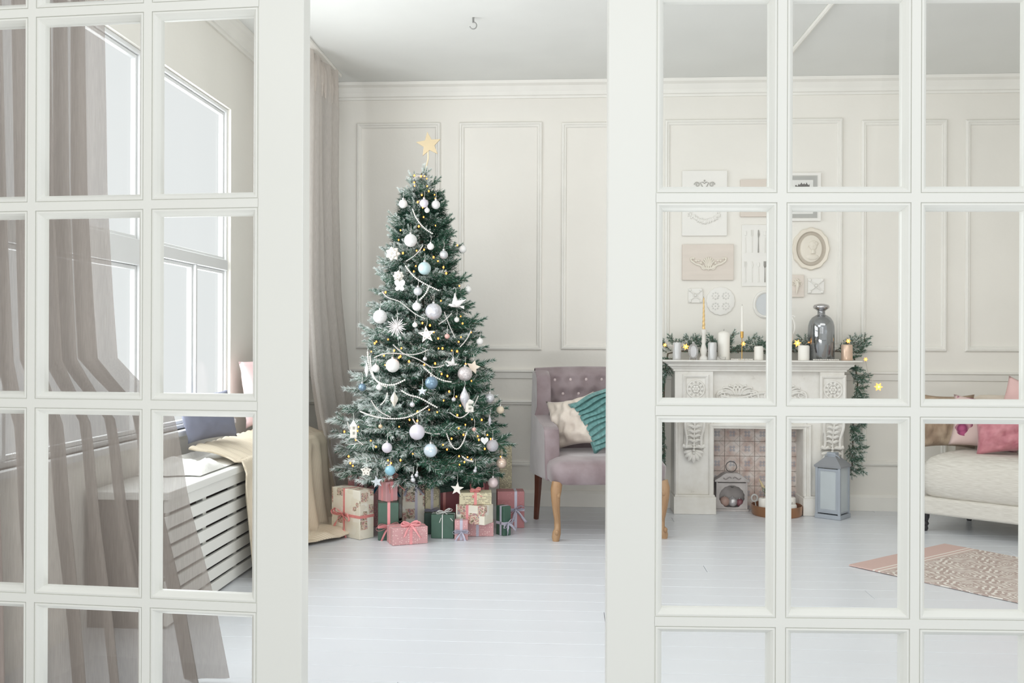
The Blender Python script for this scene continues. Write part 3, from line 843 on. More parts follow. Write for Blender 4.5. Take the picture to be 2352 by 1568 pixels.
# carved acanthus swags on the frieze
def scroll(mb, x0, z0, sx, size, Y, turns=1.4):
    for k in range(6):
        a0 = math.radians(150-k*22); L_ = size*(0.55+0.08*k)
        pts = []; rs = []
        for i in range(9):
            t = i/8; ang = a0-0.9*t
            pts.append((x0+sx*(L_*t*math.cos(ang)+0.25*size*(k-2.5)/2.5), Y-0.004-0.008*math.sin(PI*t), z0+L_*t*math.sin(ang)*0.9))
            rs.append(0.012*(1-0.75*t)*(1 if t < .85 else 1.3))
        mb.tube(pts, rs, 6)
        mb.sph(pts[-1], (0.009, 0.006, 0.009), 7, 5)
    pts = []; rs = []
    for i in range(26):
        t = i/25; ang = PI*2*turns*t; R_ = size*0.42*(1-0.8*t)
        pts.append((x0+sx*(size*0.85+R_*math.cos(ang+PI)), Y-0.007, z0-0.01+R_*math.sin(ang+PI))); rs.append(0.010*(1-0.5*t))
    mb.tube(pts, rs, 6)
mb = MB(); scroll(mb, X(1690), Z(905), -1, 0.11, FY+0.02); scroll(mb, X(1700), Z(905), 1, 0.11, FY+0.02)
scroll(mb, X(1810), Z(905), 1, 0.11, FY+0.02); scroll(mb, X(1800), Z(905), -1, 0.11, FY+0.02)
mb.tube([(X(1655+i*2), FY+0.012, Z(908+6*math.sin(i*0.09))) for i in range(0, 92, 4)], 0.008, 6)
part(mb, 'acanthus_relief', smooth=True)
# mantel: stepped cornice mouldings and shelf
def steps(lst, name):
    for (z0, z1, over, proj) in lst:
        pass
loops = []
for (over, proj, py) in ((0.0, 0.0, 853), (0.012, 0.012, 852), (0.012, 0.012, 849), (0.02, 0.02, 847), (0.034, 0.032, 842), (0.05, 0.05, 840), (0.05, 0.05, 837), (0.078, 0.075, 832), (0.092, 0.095, 830), (0.092, 0.095, 826.5)):
    loops.append([(X(1549)-over, FY-0.02-proj, Z(py)), (X(1938)+over, FY-0.02-proj, Z(py)), (X(1938)+over, BK, Z(py)), (X(1549)-over, BK, Z(py))])
MZ = Z(826.5)
mb = MB(); mb.rings(loops, cap0=True, cap1=True); part(mb, 'mantel_shelf', bevel=0.0015)
# opening frame, cheeks, lintel, tiles
ox0, ox1, oz = X(1640), X(1852), Z(985)
mb = MB(); loops = []
P3 = [(0.0, FY+0.012), (0.0, FY-0.012), (0.008, FY-0.018), (0.018, FY-0.014), (0.022, FY-0.004), (0.03, FY-0.006), (0.034, FY+0.012)]
for i, y in P3:
    loops.append([(ox0-0.034+i, y, 0.0), (ox0-0.034+i, y, oz+0.034-i), (ox1+0.034-i, y, oz+0.034-i), (ox1+0.034-i, y, 0.0)])
vs_ = [p_ for l in loops for p_ in l]; fs_ = [(j*4+i, j*4+i+1, (j+1)*4+i+1, (j+1)*4+i) for j in range(len(loops)-1) for i in range(3)]
mb.add(vs_, fs_); part(mb, 'opening_moulding')
part(MB().box(ox0-0.03, ox1+0.03, FY+0.005, FY+0.06, oz, Z(950)), 'lintel')
M_cheek = mat('pale_cheek_paint', (222, 221, 222), 0.6, var=0.04)
part(MB().box(ox0-0.02, ox0, FY+0.005, BK, 0, oz), 'firebox_side', M_cheek)
part(MB().box(ox1, ox1+0.02, FY+0.005, BK, 0, oz), 'firebox_side', M_cheek)
def tilefn(N, L, v):
    s = N.new('ShaderNodeSeparateXYZ'); L.new(v, s.inputs[0])
    x, z = s.outputs[0], s.outputs[2]
    S = 1/0.104
    x = mth(N, L, 'MULTIPLY', x, S); z = mth(N, L, 'MULTIPLY', z, S)
    ax = mth(N, L, 'ABSOLUTE', x); az = mth(N, L, 'ABSOLUTE', z)
    r = mth(N, L, 'SQRT', mth(N, L, 'ADD', mth(N, L, 'MULTIPLY', x, x), mth(N, L, 'MULTIPLY', z, z)))
    an = mth(N, L, 'ARCTAN2', z, x)
    pet = mth(N, L, 'ABSOLUTE', mth(N, L, 'SINE', mth(N, L, 'MULTIPLY', an, 2)))
    k1 = mth(N, L, 'LESS_THAN', r, mth(N, L, 'ADD', 0.10, mth(N, L, 'MULTIPLY', pet, 0.15)))
    k1b = mth(N, L, 'GREATER_THAN', r, 0.06)
    dm = mth(N, L, 'ADD', ax, az)
    k2 = mth(N, L, 'LESS_THAN', mth(N, L, 'ABSOLUTE', mth(N, L, 'SUBTRACT', dm, 0.62)), 0.035)
    n1 = N.new('ShaderNodeTexNoise'); n1.inputs['Scale'].default_value = 14; n1.inputs['Detail'].default_value = 5
    oi = N.new('ShaderNodeObjectInfo')
    ad = N.new('ShaderNodeVectorMath'); ad.operation = 'ADD'; L.new(v, ad.inputs[0]); L.new(oi.outputs['Location'], ad.inputs[1]); L.new(ad.outputs[0], n1.inputs[0])
    base = ramp(N, L, n1.outputs[0], [(0.32, (178, 150, 140)), (0.5, (206, 190, 182)), (0.65, (218, 210, 205))])
    c = mixc(N, L, mth(N, L, 'MULTIPLY', k2, 0.5), base, (170, 160, 152))
    return mixc(N, L, mth(N, L, 'MULTIPLY', mth(N, L, 'MULTIPLY', k1, k1b), 0.55), c, (138, 144, 158))
M_tile = nodemat('patterned_ceramic_tile', tilefn, 0.4)
tw = 0.105
part(MB().box(ox0, ox1, BK-0.012, BK, 0, oz), 'tile_grout', mat('grout', (186, 176, 168), 0.9))
tproto = None
for r_i in range(6):
    for c_i in range(7):
        xa = ox0+c_i*tw; xb_ = min(xa+tw, ox1); za = oz-(r_i+1)*tw; zb_ = za+tw
        za = max(za, 0)
        if xb_-xa < 0.01 or zb_-za < 0.01: continue
        cx_, cz_ = xa+tw/2, oz-(r_i+0.5)*tw
        mb = MB().box(xa-cx_+0.0012, xb_-cx_-0.0012, -0.004, 0.004, za-cz_+0.0012, zb_-cz_-0.0012)
        full = xb_-xa > tw-0.001 and zb_-za > tw-0.001
        loc = Vector((cx_, BK-0.0165-rnd.random()*0.001, cz_)) - MAT_OF[fp.name].translation
        if full and tproto:
            share(tproto, 'tile', fp, loc)
        else:
            o = mb.build('tile', M_tile, fp, bevel=0.0012, bseg=1); o.location = loc
            if full: tproto = o
# corbels
def corbel(cx):
    c = part(MB(), 'corbel') if False else None
    x0 = X(cx); W = 0.068
    prof = [(FY, Z(953)), (FY-0.075, Z(953)), (FY-0.082, Z(962)), (FY-0.078, Z(975)), (FY-0.06, Z(990)), (FY-0.042, Z(1005)), (FY-0.034, Z(1018)), (FY-0.04, Z(1027)), (FY, Z(1032))]
    mb = MB(); mb.rings([[(x0-W, y, z) for y, z in prof], [(x0+W, y, z) for y, z in prof]], cap0=True, cap1=True)
    co = part(mb, 'corbel', bevel=0.006, smooth=True, angle=50)
    mb = MB()
    for s_ in (-1, 1):      # raised side scrolls
        pts = [(x0+s_*(W-0.012+0.008*math.sin(i*0.5)), interp([(Z(1027), FY-0.045), (Z(1005), FY-0.05), (Z(975), FY-0.084), (Z(953), FY-0.088)], z), z) for i, z in enumerate([Z(q) for q in range(955, 1030, 6)])]
        mb.tube(pts, 0.010, 7)
        # acanthus lobes
        for k in range(6):
            z = Z(958+k*11); yb = interp([(Z(1027), FY-0.048), (Z(1005), FY-0.05), (Z(975), FY-0.082), (Z(953), FY-0.088)], z)
            pts = [(x0+s_*(0.006+0.008*i), yb-0.004-0.006*math.sin(i*0.7), z+0.010*i*0.8-0.004*i*i*0.35) for i in range(6)]
            mb.tube(pts, [0.010, 0.011, 0.010, 0.008, 0.006, 0.003], 6)
    mb.tube([(x0, interp([(Z(1027), FY-0.05), (Z(1005), FY-0.055), (Z(975), FY-0.09), (Z(953), FY-0.094)], Z(q)), Z(q)) for q in range(955, 1028, 8)], 0.006, 6)
    part(mb, 'acanthus_leaf', par=co, smooth=True)
    mb = MB()
    for k in range(5):
        mb.sph((x0+0.0*(k-2), FY-0.052+0.006*abs(k-2), Z(1014+k*6.5)), (0.011, 0.010, 0.010), 9, 6)
    for s_ in (-1, 1):
        mb.tube([(x0+s_*0.012, FY-0.035, Z(1026)), (x0+s_*0.03, FY-0.045, Z(1024)), (x0+s_*0.05, FY-0.042, Z(1026)), (x0+s_*0.072, FY-0.035, Z(1023))], [0.010, 0.014, 0.012, 0.016], 8)
    part(mb, 'beaded_roll', par=co, smooth=True)
    mb = MB()
    for k in range(7):
        t = math.radians(-90+(k-3)*25)
        L_ = 0.085-0.006*abs(k-3)
        pts = [(x0+L_*i/5*math.cos(t), FY-0.02-0.010*math.sin(PI*min(1, i/5*0.9)), Z(1034)+L_*i/5*math.sin(t)) for i in range(6)]
        mb.tube(pts, [0.006, 0.009, 0.012, 0.014, 0.014, 0.007], 8)
    part(mb, 'shell', par=co, smooth=True)
corbel(1592); corbel(1908)

# ---------------------------------------------------------------- things in front of the fireplace
M_box = mat('weathered_grey_wood', (196, 190, 188), 0.8, var=0.10, vscale=14, rgb2=(168, 162, 160))
p = fl(1681, 1174)
bx = thing('keepsake_box', 'weathered grey wooden box with scalloped round window standing in the firebox', 'box', (p.x, p.y+0.035, 0))
w = 0.108; hb = 0.205
bx_s = MB().box(-w, -w+0.012, -0.035, 0.055, 0.015, hb).box(w-0.012, w, -0.035, 0.055, 0.015, hb).box(-w+0.012, w-0.012, 0.045, 0.055, 0.015, hb).box(-w+0.012, w-0.012, -0.03, 0.045, 0.015, 0.025).box(-w-0.008, w+0.008, -0.042, 0.06, 0, 0.015)
bx_s.build('body', M_box, bx, bevel=0.002)
mb = MB()
n = 72; inner = [(0.085*(1+0.05*abs(math.sin(8*2*PI*i/n/1)))*math.cos(2*PI*i/n), 0.078*(1+0.05*abs(math.sin(8*2*PI*i/n)))*math.sin(2*PI*i/n)+0.10) for i in range(n)]
def sq(i):
    a_ = 2*PI*i/n; c, s = math.cos(a_), math.sin(a_); k = 1/max(abs(c), abs(s)); return ((w-0.012)*c*k, 0.10+(0.085 if s < 0 else 0.095)*s*k+0.002)
outer = [sq(i) for i in range(n)]
mb.rings([[(x, -0.022, z) for x, z in inner], [(x, -0.034, z) for x, z in inner], [(x, -0.034, z) for x, z in outer], [(x, -0.022, z) for x, z in outer]])
mb.build('front_panel', M_box, bx)
ft = [(-w-0.012, hb), (w+0.012, hb), (w+0.012, hb+0.012), (w-0.02, hb+0.03), (w-0.045, hb+0.05), (0.04, hb+0.062), (-0.04, hb+0.062), (-w+0.045, hb+0.05), (-w+0.02, hb+0.03), (-w-0.012, hb+0.012)]
MB().prism(ft, Matrix.Translation((0, 0.06, 0)) @ FACE, 0.105).build('lid', M_box, bx, bevel=0.003)
mb = MB()
for s_ in (-1, 1):
    mb.tube([(s_*(0.005+0.011*i), -0.047, hb+0.028+0.008*math.sin(i*1.3)) for i in range(6)], 0.004, 6)
mb.build('carved_scroll', mat('grey_carving', (150, 143, 140), 0.8), bx, smooth=True)
mb = MB(); mb.tube([(0.037*math.cos(t), -0.0, hb+0.102+0.037*math.sin(t)) for t in [2*PI*i/32 for i in range(33)]], 0.0028, 6)
mb.build('ring_handle', mat('dark_iron', (96, 92, 90), 0.5, 0.6), bx, smooth=True)
MB().sph((0, -0.04, 0.172), (0.011, 0.004, 0.007), 10, 6).build('heart_knob', mat('dark_iron', (96, 92, 90), 0.5, 0.6), bx, smooth=True)
M_white_b = mat('white_glass_bauble', (222, 222, 224), 0.25, var=0.05)
for k, (dx, dz, r_, m_, lb) in enumerate(((-0.045, 0.026, 0.036, mat('frosted_brown_bauble', (168, 140, 130), 0.5, var=0.2), 'frosted brown bauble lying inside the keepsake box, at the left'),
                           (0.012, 0.026, 0.034, mat('silver_bauble', (200, 198, 200), 0.25, 0.5), 'silver bauble lying inside the keepsake box, in the middle'),
                           (0.062, 0.026, 0.028, mat('plum_bauble', (128, 76, 84), 0.3), 'plum red bauble lying inside the keepsake box, at the right'))):
    o = thing('bauble', lb, 'bauble', (p.x+dx, p.y+0.042, dz))
    MB().sph((0, 0, r_), r_, 16, 10).build('glass_ball', m_, o, smooth=True)
    MB().lathe([(0.006, 0), (0.006, 0.007), (0.003, 0.009)], (0, 0, 2*r_-0.002), 8).build('cap', mat('silver_metal', (205, 205, 205), 0.3, 0.9), o)
# copper tray with candles
M_cop = mat('copper_metal', (176, 128, 92), 0.3, 0.75, var=0.08)
M_wax = mat('white_wax', (238, 235, 228), 0.45, var=0.02)
p = fl(1784, 1181)
tr = thing('candle_tray', 'round copper tray of candles on the floor before the fireplace', 'tray', (p.x, p.y, 0))
MB().lathe([(0.0, 0.0), (0.162, 0.0), (0.168, 0.01), (0.170, 0.068), (0.166, 0.068), (0.163, 0.014), (0, 0.010)], (0, 0, 0), 40).build('tray_bowl', M_cop, tr, smooth=True)
def candle(x, y, z, r, h, label, m=M_wax, group=None, band=None, shoulder=0.008, cone=0.0):
    o = thing('candle', label, 'candle', (x, y, z), group=group)
    MB().lathe([(r*0.97, 0), (r, 0.004), (r, h-shoulder), (r*0.86, h), (r*0.5, h+cone*0.6), (0.001, h+cone)], (0, 0, 0), 28).build('wax', m, o, smooth=True, angle=50)
    MB().tube([(0, 0, h+cone-0.002), (0.001, 0, h+cone+0.008), (0.003, 0, h+cone+0.013)], 0.0012, 5).build('wick', mat('wick', (70, 60, 54), 0.9), o)
    return o
candle(p.x-0.098, p.y-0.04, 0.012, 0.033, 0.105, 'taller white candle at the left side of the copper tray')
candle(p.x-0.048, p.y+0.02, 0.012, 0.027, 0.07, 'small white candle in the middle of the copper tray')
candle(p.x+0.095, p.y-0.035, 0.012, 0.032, 0.065, 'low white candle at the right front of the copper tray')
candle(p.x+0.105, p.y+0.05, 0.012, 0.034, 0.100, 'white candle at the right back of the copper tray', cone=0.0)
o = candle(p.x+0.036, p.y-0.055, 0.012, 0.010, 0.115, 'slim gold candle standing upright in the copper tray', mat('gold_wax', (196, 150, 90), 0.35, 0.4))
def pinecone(x, y, z, r, label):
    o = thing('pinecone', label, 'pinecone', (x, y, z)); mb = MB()
    mb.sph((0, 0, r), (r*0.7, r*0.7, r), 10, 8)
    for k in range(50):
        t = k/50; a_ = k*2.4; rr = r*0.85*math.sin(PI*(0.12+0.8*t))
        q = Vector((rr*math.cos(a_), rr*math.sin(a_), 2*r*(0.06+0.88*t)))
        mb.sph(q, (0.007, 0.007, 0.0035), 6, 4)
    mb.build('cone_scales', mat('pinecone_brown', (110, 88, 74), 0.9, var=0.25, vscale=60, rgb2=(190, 184, 178), ramp=(0.3, 0.5)), o, smooth=True); return o
pinecone(p.x-0.045, p.y-0.075, 0.014, 0.030, 'brown pinecone lying in the copper tray next to the taller white candle')
pinecone(p.x+0.005, p.y-0.10, 0.014, 0.026, 'snowy pinecone lying at the front of the copper tray')
tw_ = thing('ornament_sprig', 'pale gilded sprig and frosted twig sticking up behind the candle tray', 'decoration', (p.x-0.09, p.y+0.085, 0.012))
MB().tube([(0.08, 0, 0), (0.05, 0, 0.09), (0.015, 0.01, 0.16), (-0.01, 0.01, 0.215)], [0.007, 0.009, 0.011, 0.003], 8).build('gilded_stick', mat('pale_gold', (214, 196, 156), 0.4, 0.3), tw_, smooth=True)
mb = MB(); mb.tube([(0.09, 0, 0), (0.055, 0, 0.06), (0.045, 0.0, 0.12), (0.01, 0, 0.16)], 0.004, 6)
for k in range(14): mb.sph((0.085-0.005*k+0.012*math.sin(k*2), -0.01*math.cos(k), 0.02+0.010*k), (0.009, 0.007, 0.011), 7, 5)
mb.build('frosted_twig', mat('frosted_twig', (186, 190, 180), 0.8, var=0.2, vscale=60, rgb2=(110, 120, 100)), tw_, smooth=True)
mb = MB(); mb.tube([(-0.045+0.02*math.cos(t), 0, 0.085+0.024*math.sin(t)) for t in [2*PI*i/16 for i in range(17)]], 0.006, 6); mb.tube([(-0.03, 0, 0.0), (-0.04, 0, 0.06)], 0.004, 6)
mb.build('leaf_curl', mat('silver_leaf', (200, 200, 198), 0.5), tw_, smooth=True)
# metal lantern
M_zinc = mat('blue_grey_zinc', (168, 175, 184), 0.45, 0.15, var=0.06)
p = fl(1916, 1190)
ln = thing('lantern', 'tall blue grey metal lantern with glass sides beside the fireplace', 'lantern', (p.x, p.y+0.04, 0), math.radians(-38))
w = 0.078; d_ = 0.075
MB().box(-w-0.012, w+0.012, -d_-0.012, d_+0.012, 0, 0.028).build('base', M_zinc, ln, bevel=0.003)
MB().box(-w-0.004, w+0.004, -d_-0.004, d_+0.004, 0.036, 0.046).build('floor_plate', M_zinc, ln, bevel=0.002)
for sx in (-1, 1):
    for sy in (-1, 1):
        MB().box(sx*w-0.008, sx*w+0.008, sy*d_-0.008, sy*d_+0.008, 0.028, 0.342).build('corner_post', M_zinc, ln, bevel=0.001)
mb = MB()
for (z0, z1) in ((0.046, 0.062), (0.318, 0.334)):
    mb.box(-w+0.008, w-0.008, -d_-0.004, -d_+0.004, z0, z1)
for sx in (-1, 1): mb.box(sx*(w-0.016)-0.008, sx*(w-0.016)+0.008, -d_-0.004, -d_+0.004, 0.062, 0.318)
mb.build('glazed_door_frame', M_zinc, ln, bevel=0.001)
M_lglass = mat('frosted_lantern_glass', (222, 230, 234), 0.25, var=0.03, vscale=12, transp=0.45)
MB().box(-w+0.016, w-0.016, -d_-0.001, -d_+0.001, 0.05, 0.33).build('front_glass', M_lglass, ln)
MB().box(w-0.001, w+0.001, -d_+0.008, d_-0.008, 0.046, 0.342).build('side_glass', M_lglass, ln)
MB().box(-w-0.001, -w+0.001, -d_+0.008, d_-0.008, 0.046, 0.342).build('side_glass', M_lglass, ln)
MB().box(-w+0.008, w-0.008, d_-0.001, d_+0.001, 0.046, 0.342).build('back_glass', M_lglass, ln)
def sqr(a_, b_, z): return [(-a_, -b_, z), (a_, -b_, z), (a_, b_, z), (-a_, b_, z)]
mb = MB(); mb.rings([sqr(w+0.014, d_+0.014, 0.342), sqr(w+0.016, d_+0.016, 0.354), sqr(0.038, 0.036, 0.408), sqr(0.036, 0.034, 0.412)], cap0=True, cap1=True)
mb.build('roof', mat('darker_zinc', (146, 149, 154), 0.45, 0.15), ln)
MB().box(-0.030, 0.030, -0.028, 0.028, 0.410, 0.44).build('chimney', M_zinc, ln, bevel=0.002)
mb = MB(); mb.tube([(0.05*math.cos(t)+0.01, -0.03-0.02*math.sin(t), 0.415+0.028*math.sin(t)-0.01) for t in [PI*i/14 for i in range(15)]], 0.0032, 6)
mb.build('handle', M_zinc, ln, smooth=True)
lc = MAT_OF[ln.name] @ Vector((0, 0.01, 0.046))
candle(lc.x, lc.y, 0.0465, 0.034, 0.10, 'white pillar candle standing inside the metal lantern')
o = thing('frosted_branch', 'frosted twig leaning inside the metal lantern', 'twig', tuple(lc+Vector((0.0, -0.048, 0))), math.radians(14))
mb = MB(); mb.tube([(-0.01, 0, 0), (-0.02, 0, 0.12), (-0.022, 0, 0.24)], 0.003, 6)
for k in range(22): mb.sph((0.012+0.014*math.sin(k*1.9), 0, 0.02+0.009*k), (0.008, 0.003, 0.006), 6, 4)
mb.build('twig', mat('white_frost', (228, 232, 234), 0.8), o, smooth=True)

# ---------------------------------------------------------------- fir needles
def needlemat(name, rgb, rgb2=None):
    return mat(name, rgb, 0.7, var=0.25, vscale=30, rgb2=rgb2, spec=0.2)
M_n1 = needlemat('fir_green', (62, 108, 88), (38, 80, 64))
M_n2 = needlemat('fir_green_light', (100, 146, 120), (72, 118, 94))
M_n3 = needlemat('fir_frost', (242, 246, 245), (222, 233, 230))
M_twig = mat('fir_twig', (104, 92, 76), 0.9)
NM = [M_twig, M_n1, M_n2, M_n3]
def brush(mb, p0, p1, rad, dens, frost, R, droop=0.0, wid=0.0016):
    p0, p1 = Vector(p0), Vector(p1); ax = (p1-p0); L_ = ax.length; ax.normalize()
    s1 = ax.orthogonal().normalized(); s2 = ax.cross(s1)
    mb.tube([p0, (p0+p1)/2, p1], [0.0028, 0.0022, 0.001], 4, mi=0, cap=False)
    n = int(L_*dens)
    vs = []; fs = []; ms = []
    for i in range(n):
        t = (i+R.random())/n
        a_ = R.random()*2*PI
        side_ = s1*math.cos(a_)+s2*math.sin(a_)
        ln_ = rad*(0.75+0.4*R.random())*(1-0.35*t**3)
        dirn = (side_*0.86+ax*(0.45+0.75*t)).normalized()
        b = p0+(p1-p0)*t
        tip = b+dirn*ln_; tip.z -= 0.004*R.random()
        wv = dirn.cross(Vector((R.random()-.5, R.random()-.5, R.random()-.5))).normalized()*wid
        k = len(vs)
        vs += [b+wv, b-wv, tip]; fs.append((k, k+1, k+2))
        fr_ = frost*(0.35+0.9*t)+(0.25*side_.z*frost)
        ms.append(3 if R.random() < fr_ else (2 if R.random() < 0.45 else 1))
    m0 = len(mb.v)
    mb.v.extend([tuple(q) for q in vs]); mb.f.extend([tuple(i+m0 for i in f) for f in fs]); mb.m.extend(ms)
def spray(seed, frost, L_=0.30, side_n=4, rad=0.032, dens=900, spread=1.0, wid=0.0016):
    R = random.Random(seed); mb = MB()
    tip = Vector((L_, 0, R.uniform(-0.02, 0.03)))
    brush(mb, (0.0, 0, 0), tip, rad, dens, frost, R, wid=wid)
    for k in range(side_n):
        t = 0.22+0.62*k/side_n+R.uniform(-.03, .03)
        for s_ in (-1, 1):
            b = tip*t; l2 = L_*(0.50-0.28*t)*R.uniform(0.85, 1.15)
            an = math.radians(R.uniform(32, 55))*spread
            q = b+Vector((math.cos(an)*l2, s_*math.sin(an)*l2, R.uniform(-0.03, 0.035)))
            brush(mb, b, q, rad*0.95, dens, frost*R.uniform(0.6, 1.2), R, wid=wid)
    return mb
# ---------------------------------------------------------------- garland on the mantel
gl = thing('fir_garland', 'frosted fir garland lying along the mantel and hanging down both ends', 'garland', (X(1740), FY+0.08, MZ))
gp = [spray(200+i, (0.28, 0.12, 0.3, 0.06)[i], 0.15, 3, 0.026, 850) for i in range(4)]
gpo = []
G0 = MAT_OF[gl.name].translation
def gspray(i, p, az, el, sc=1.0):
    k = i % 4
    if len(gpo) <= k:
        o = gp[k].build('fir_sprig', NM, gl); gpo.append(o)
    else:
        o = share(gpo[k], 'fir_sprig', gl)
    o.location = Vector(p)-G0; o.rotation_euler = (rnd.uniform(-.6, .6), -el, az); o.scale = (sc, sc, sc)
idx = 0
for k in range(46):
    px = 1530+k*9.6
    if 1855 < px < 1915 and k % 2: continue
    u_ = at(px, 800, FY+0.15)
    gspray(idx, (u_.x, FY+rnd.uniform(0.07, 0.11), MZ+0.045+rnd.uniform(0, 0.03)), rnd.choice((rnd.uniform(-.5, .2), PI+rnd.uniform(-.2, .5))), rnd.uniform(0.15, 1.15), rnd.uniform(0.8, 1.1)); idx += 1
for k in range(44):        # right hanging tail
    t = k/43; px = interp([(0, 1940), (0.25, 1962), (0.6, 1950), (1, 1948)], t); py = 830+250*t
    u_ = at(px, py, FY+0.10)
    gspray(idx, (u_.x, FY+rnd.uniform(0.05, 0.10), u_.z+0.02), rnd.uniform(-1.5, 0.12), rnd.uniform(-1.2, 0.1) if k % 4 else 0.3, rnd.uniform(0.6, 0.9)); idx += 1
for k in range(40):        # left hanging tail
    t = k/39; px = interp([(0, 1545), (0.25, 1522), (1, 1528)], t); py = 830+240*t
    u_ = at(px, py, FY+0.10)
    gspray(idx, (u_.x, FY+rnd.uniform(0.05, 0.10), u_.z+0.02), PI+rnd.uniform(-0.15, 1.0), rnd.uniform(-1.1, 0.1), rnd.uniform(0.75, 1.0)); idx += 1
mb = MB()
pts = [at(px, py, FY+0.14) for px, py in ((1526, 1075), (1524, 950), (1526, 860), (1534, 812), (1560, 806), (1740, 806), (1930, 806), (1962, 822), (1970, 880), (1960, 960), (1957, 1080))]
mb.tube(pts, 0.006, 6); mb.build('garland_stem', M_twig, gl, world=True)

# ---------------------------------------------------------------- star lights and things on the mantel
M_warm = mat('warm_light', (255, 190, 90), 0.5, emit=(255, 178, 84), estr=7.0)
M_warm2 = mat('amber_light', (255, 150, 60), 0.5, emit=(255, 140, 48), estr=5.0)
M_amb = mat('amber_plastic', (250, 190, 110), 0.3, emit=(255, 168, 70), estr=1.6)
sl = thing('star_lights', 'string of small amber star lights wound through the mantel garland', 'string lights', (X(1740), FY+0.03, MZ))
sps = []
for i, (px, py, r_) in enumerate(((1527, 792, 5), (1575, 796, 8), (1707, 789, 6), (1831, 788, 9), (1858, 786, 3), (1948, 783, 6), (1988, 825, 5), (2017, 888, 10))):
    yy = FY-0.005 if px not in (1707,) else FY-0.01
    if px > 1960: yy = FY-0.01
    c = at(px, py, yy); R_ = r_/340
    mb = MB(); mb.prism(star_outline(R_, R_*0.5, 6, rot=0.3+i), facing(c, 0), R_*0.35)
    mb.sph((c.x, c.y-R_*0.2, c.z), R_*0.45, 8, 6)
    st = mb.build('star_bulb', M_amb, sl, world=True, smooth=True, angle=30)
    MB().sph((c.x, c.y-R_*0.45, c.z), R_*0.30, 8, 6).build('glowing_core', M_warm, st, world=True)
    sps.append(Vector((c.x, c.y+0.004, c.z)))
mb = MB()
for a_, b_ in zip(sps, sps[1:]):
    mb.tube([a_.lerp(b_, t/6)+Vector((0, 0.05*math.sin(PI*t/6), -0.02*math.sin(PI*t/6))) for t in range(7)], 0.0015, 5)
mb.build('wire', mat('clear_wire', (200, 196, 186), 0.5), sl, world=True)

M_silv = mat('silver_wax', (206, 206, 206), 0.35, 0.25, var=0.04)
M_gold = mat('brass_metal', (212, 168, 92), 0.25, 0.85)
M_rose = mat('rose_gold_wax', (214, 186, 164), 0.3, 0.35)
def on_mantel(px, Y=FY-0.035): q = at(px, 820, Y); return q.x, Y
def mcandle(px0, px1, py, label, m=M_wax, Y=FY-0.045, cone=0.0):
    q0, q1 = at(px0, 820, Y), at(px1, 820, Y)
    r = (q1.x-q0.x)/2; h = at((px0+px1)/2, py, Y).z-MZ
    return candle((q0.x+q1.x)/2, Y, MZ+0.0005, r, h-cone, label, m, cone=cone)
mcandle(1545, 1565, 786, 'silver candle at the left end of the mantel', M_silv)
mcandle(1626, 1646, 786, 'silver candle between the white candlestick and the tallest pillar candle', M_silv)
mcandle(1648, 1676, 760, 'tallest white pillar candle on the mantel, left half', M_wax, Y=FY+0.03, cone=0.012)
mcandle(1732, 1753, 795, 'short white candle on the mantel just left of the door muntin', M_wax)
mcandle(1833, 1859, 793, 'short white candle left of the smoky glass bottle')
mcandle(1932, 1958, 791, 'rose gold candle at the right end of the mantel', M_rose)
# small oval frame
q = at(1592, 823, FY-0.05)
o = thing('picture_frame', 'small ornate silver oval picture frame standing on the mantel', 'picture frame', (q.x, q.y, MZ), math.radians(18))
M_fr = mat('tarnished_silver', (176, 174, 172), 0.45, 0.45, var=0.2, vscale=50)
mb = MB(); cz = 0.058
mb.rings([oval_loop(0, cz, 0.036, 0.052, 0.004), oval_loop(0, cz, 0.037, 0.053, -0.004), oval_loop(0, cz, 0.032, 0.048, -0.008), oval_loop(0, cz, 0.025, 0.041, -0.006), oval_loop(0, cz, 0.024, 0.040, -0.001)])
for k in range(22): 
    t = 2*PI*k/22; mb.sph((0.033*math.cos(t), -0.006, cz+0.049*math.sin(t)), 0.0045, 6, 4)
mb.sph((0, -0.004, cz+0.058), (0.010, 0.005, 0.009), 8, 5)
mb.tube([(-0.022, 0, 0.018), (-0.026, 0, 0.0)], 0.005, 6); mb.tube([(0.022, 0, 0.018), (0.026, 0, 0.0)], 0.005, 6)
mb.build('frame', M_fr, o, smooth=True, angle=60)
mb = MB(); mb.rings([oval_loop(0, cz, 0.0245, 0.0405, -0.002), oval_loop(0, cz, 0.0245, 0.0405, 0.004)], cap0=True, cap1=True)
mb.build('picture', mat('pale_picture', (214, 214, 216), 0.3), o)
# white turned candlestick with a gold twisted taper
q = at(1616, 823, FY-0.02)
o = thing('candlestick', 'white turned wooden candlestick on the mantel', 'candlestick', (q.x, q.y, MZ))
pf = [(0.031, 0), (0.031, 0.012), (0.024, 0.02), (0.017, 0.03), (0.023, 0.05), (0.025, 0.065), (0.019, 0.085), (0.012, 0.11), (0.016, 0.125), (0.013, 0.14), (0.014, 0.175), (0.020, 0.19), (0.021, 0.205), (0.014, 0.21)]
MB().lathe(pf, (0, 0, 0), 24).build('turned_stem', M_shab, o, smooth=True, angle=45)
t_ = thing('taper_candle', 'slim twisted gold taper candle in the white candlestick', 'candle', (q.x, q.y, MZ+0.2105))
def twisted(r0, r1, h, n=60):
    mb = MB(); loops = []
    for i in range(n+1):
        t = i/n; r = r0+(r1-r0)*t
        loops.append([((r*(1+0.16*math.cos(3*(2*PI*k/18)+t*44)))*math.cos(2*PI*k/18), (r*(1+0.16*math.cos(3*(2*PI*k/18)+t*44)))*math.sin(2*PI*k/18), h*t) for k in range(18)])
    mb.rings(loops, cap0=True, cap1=True); return mb
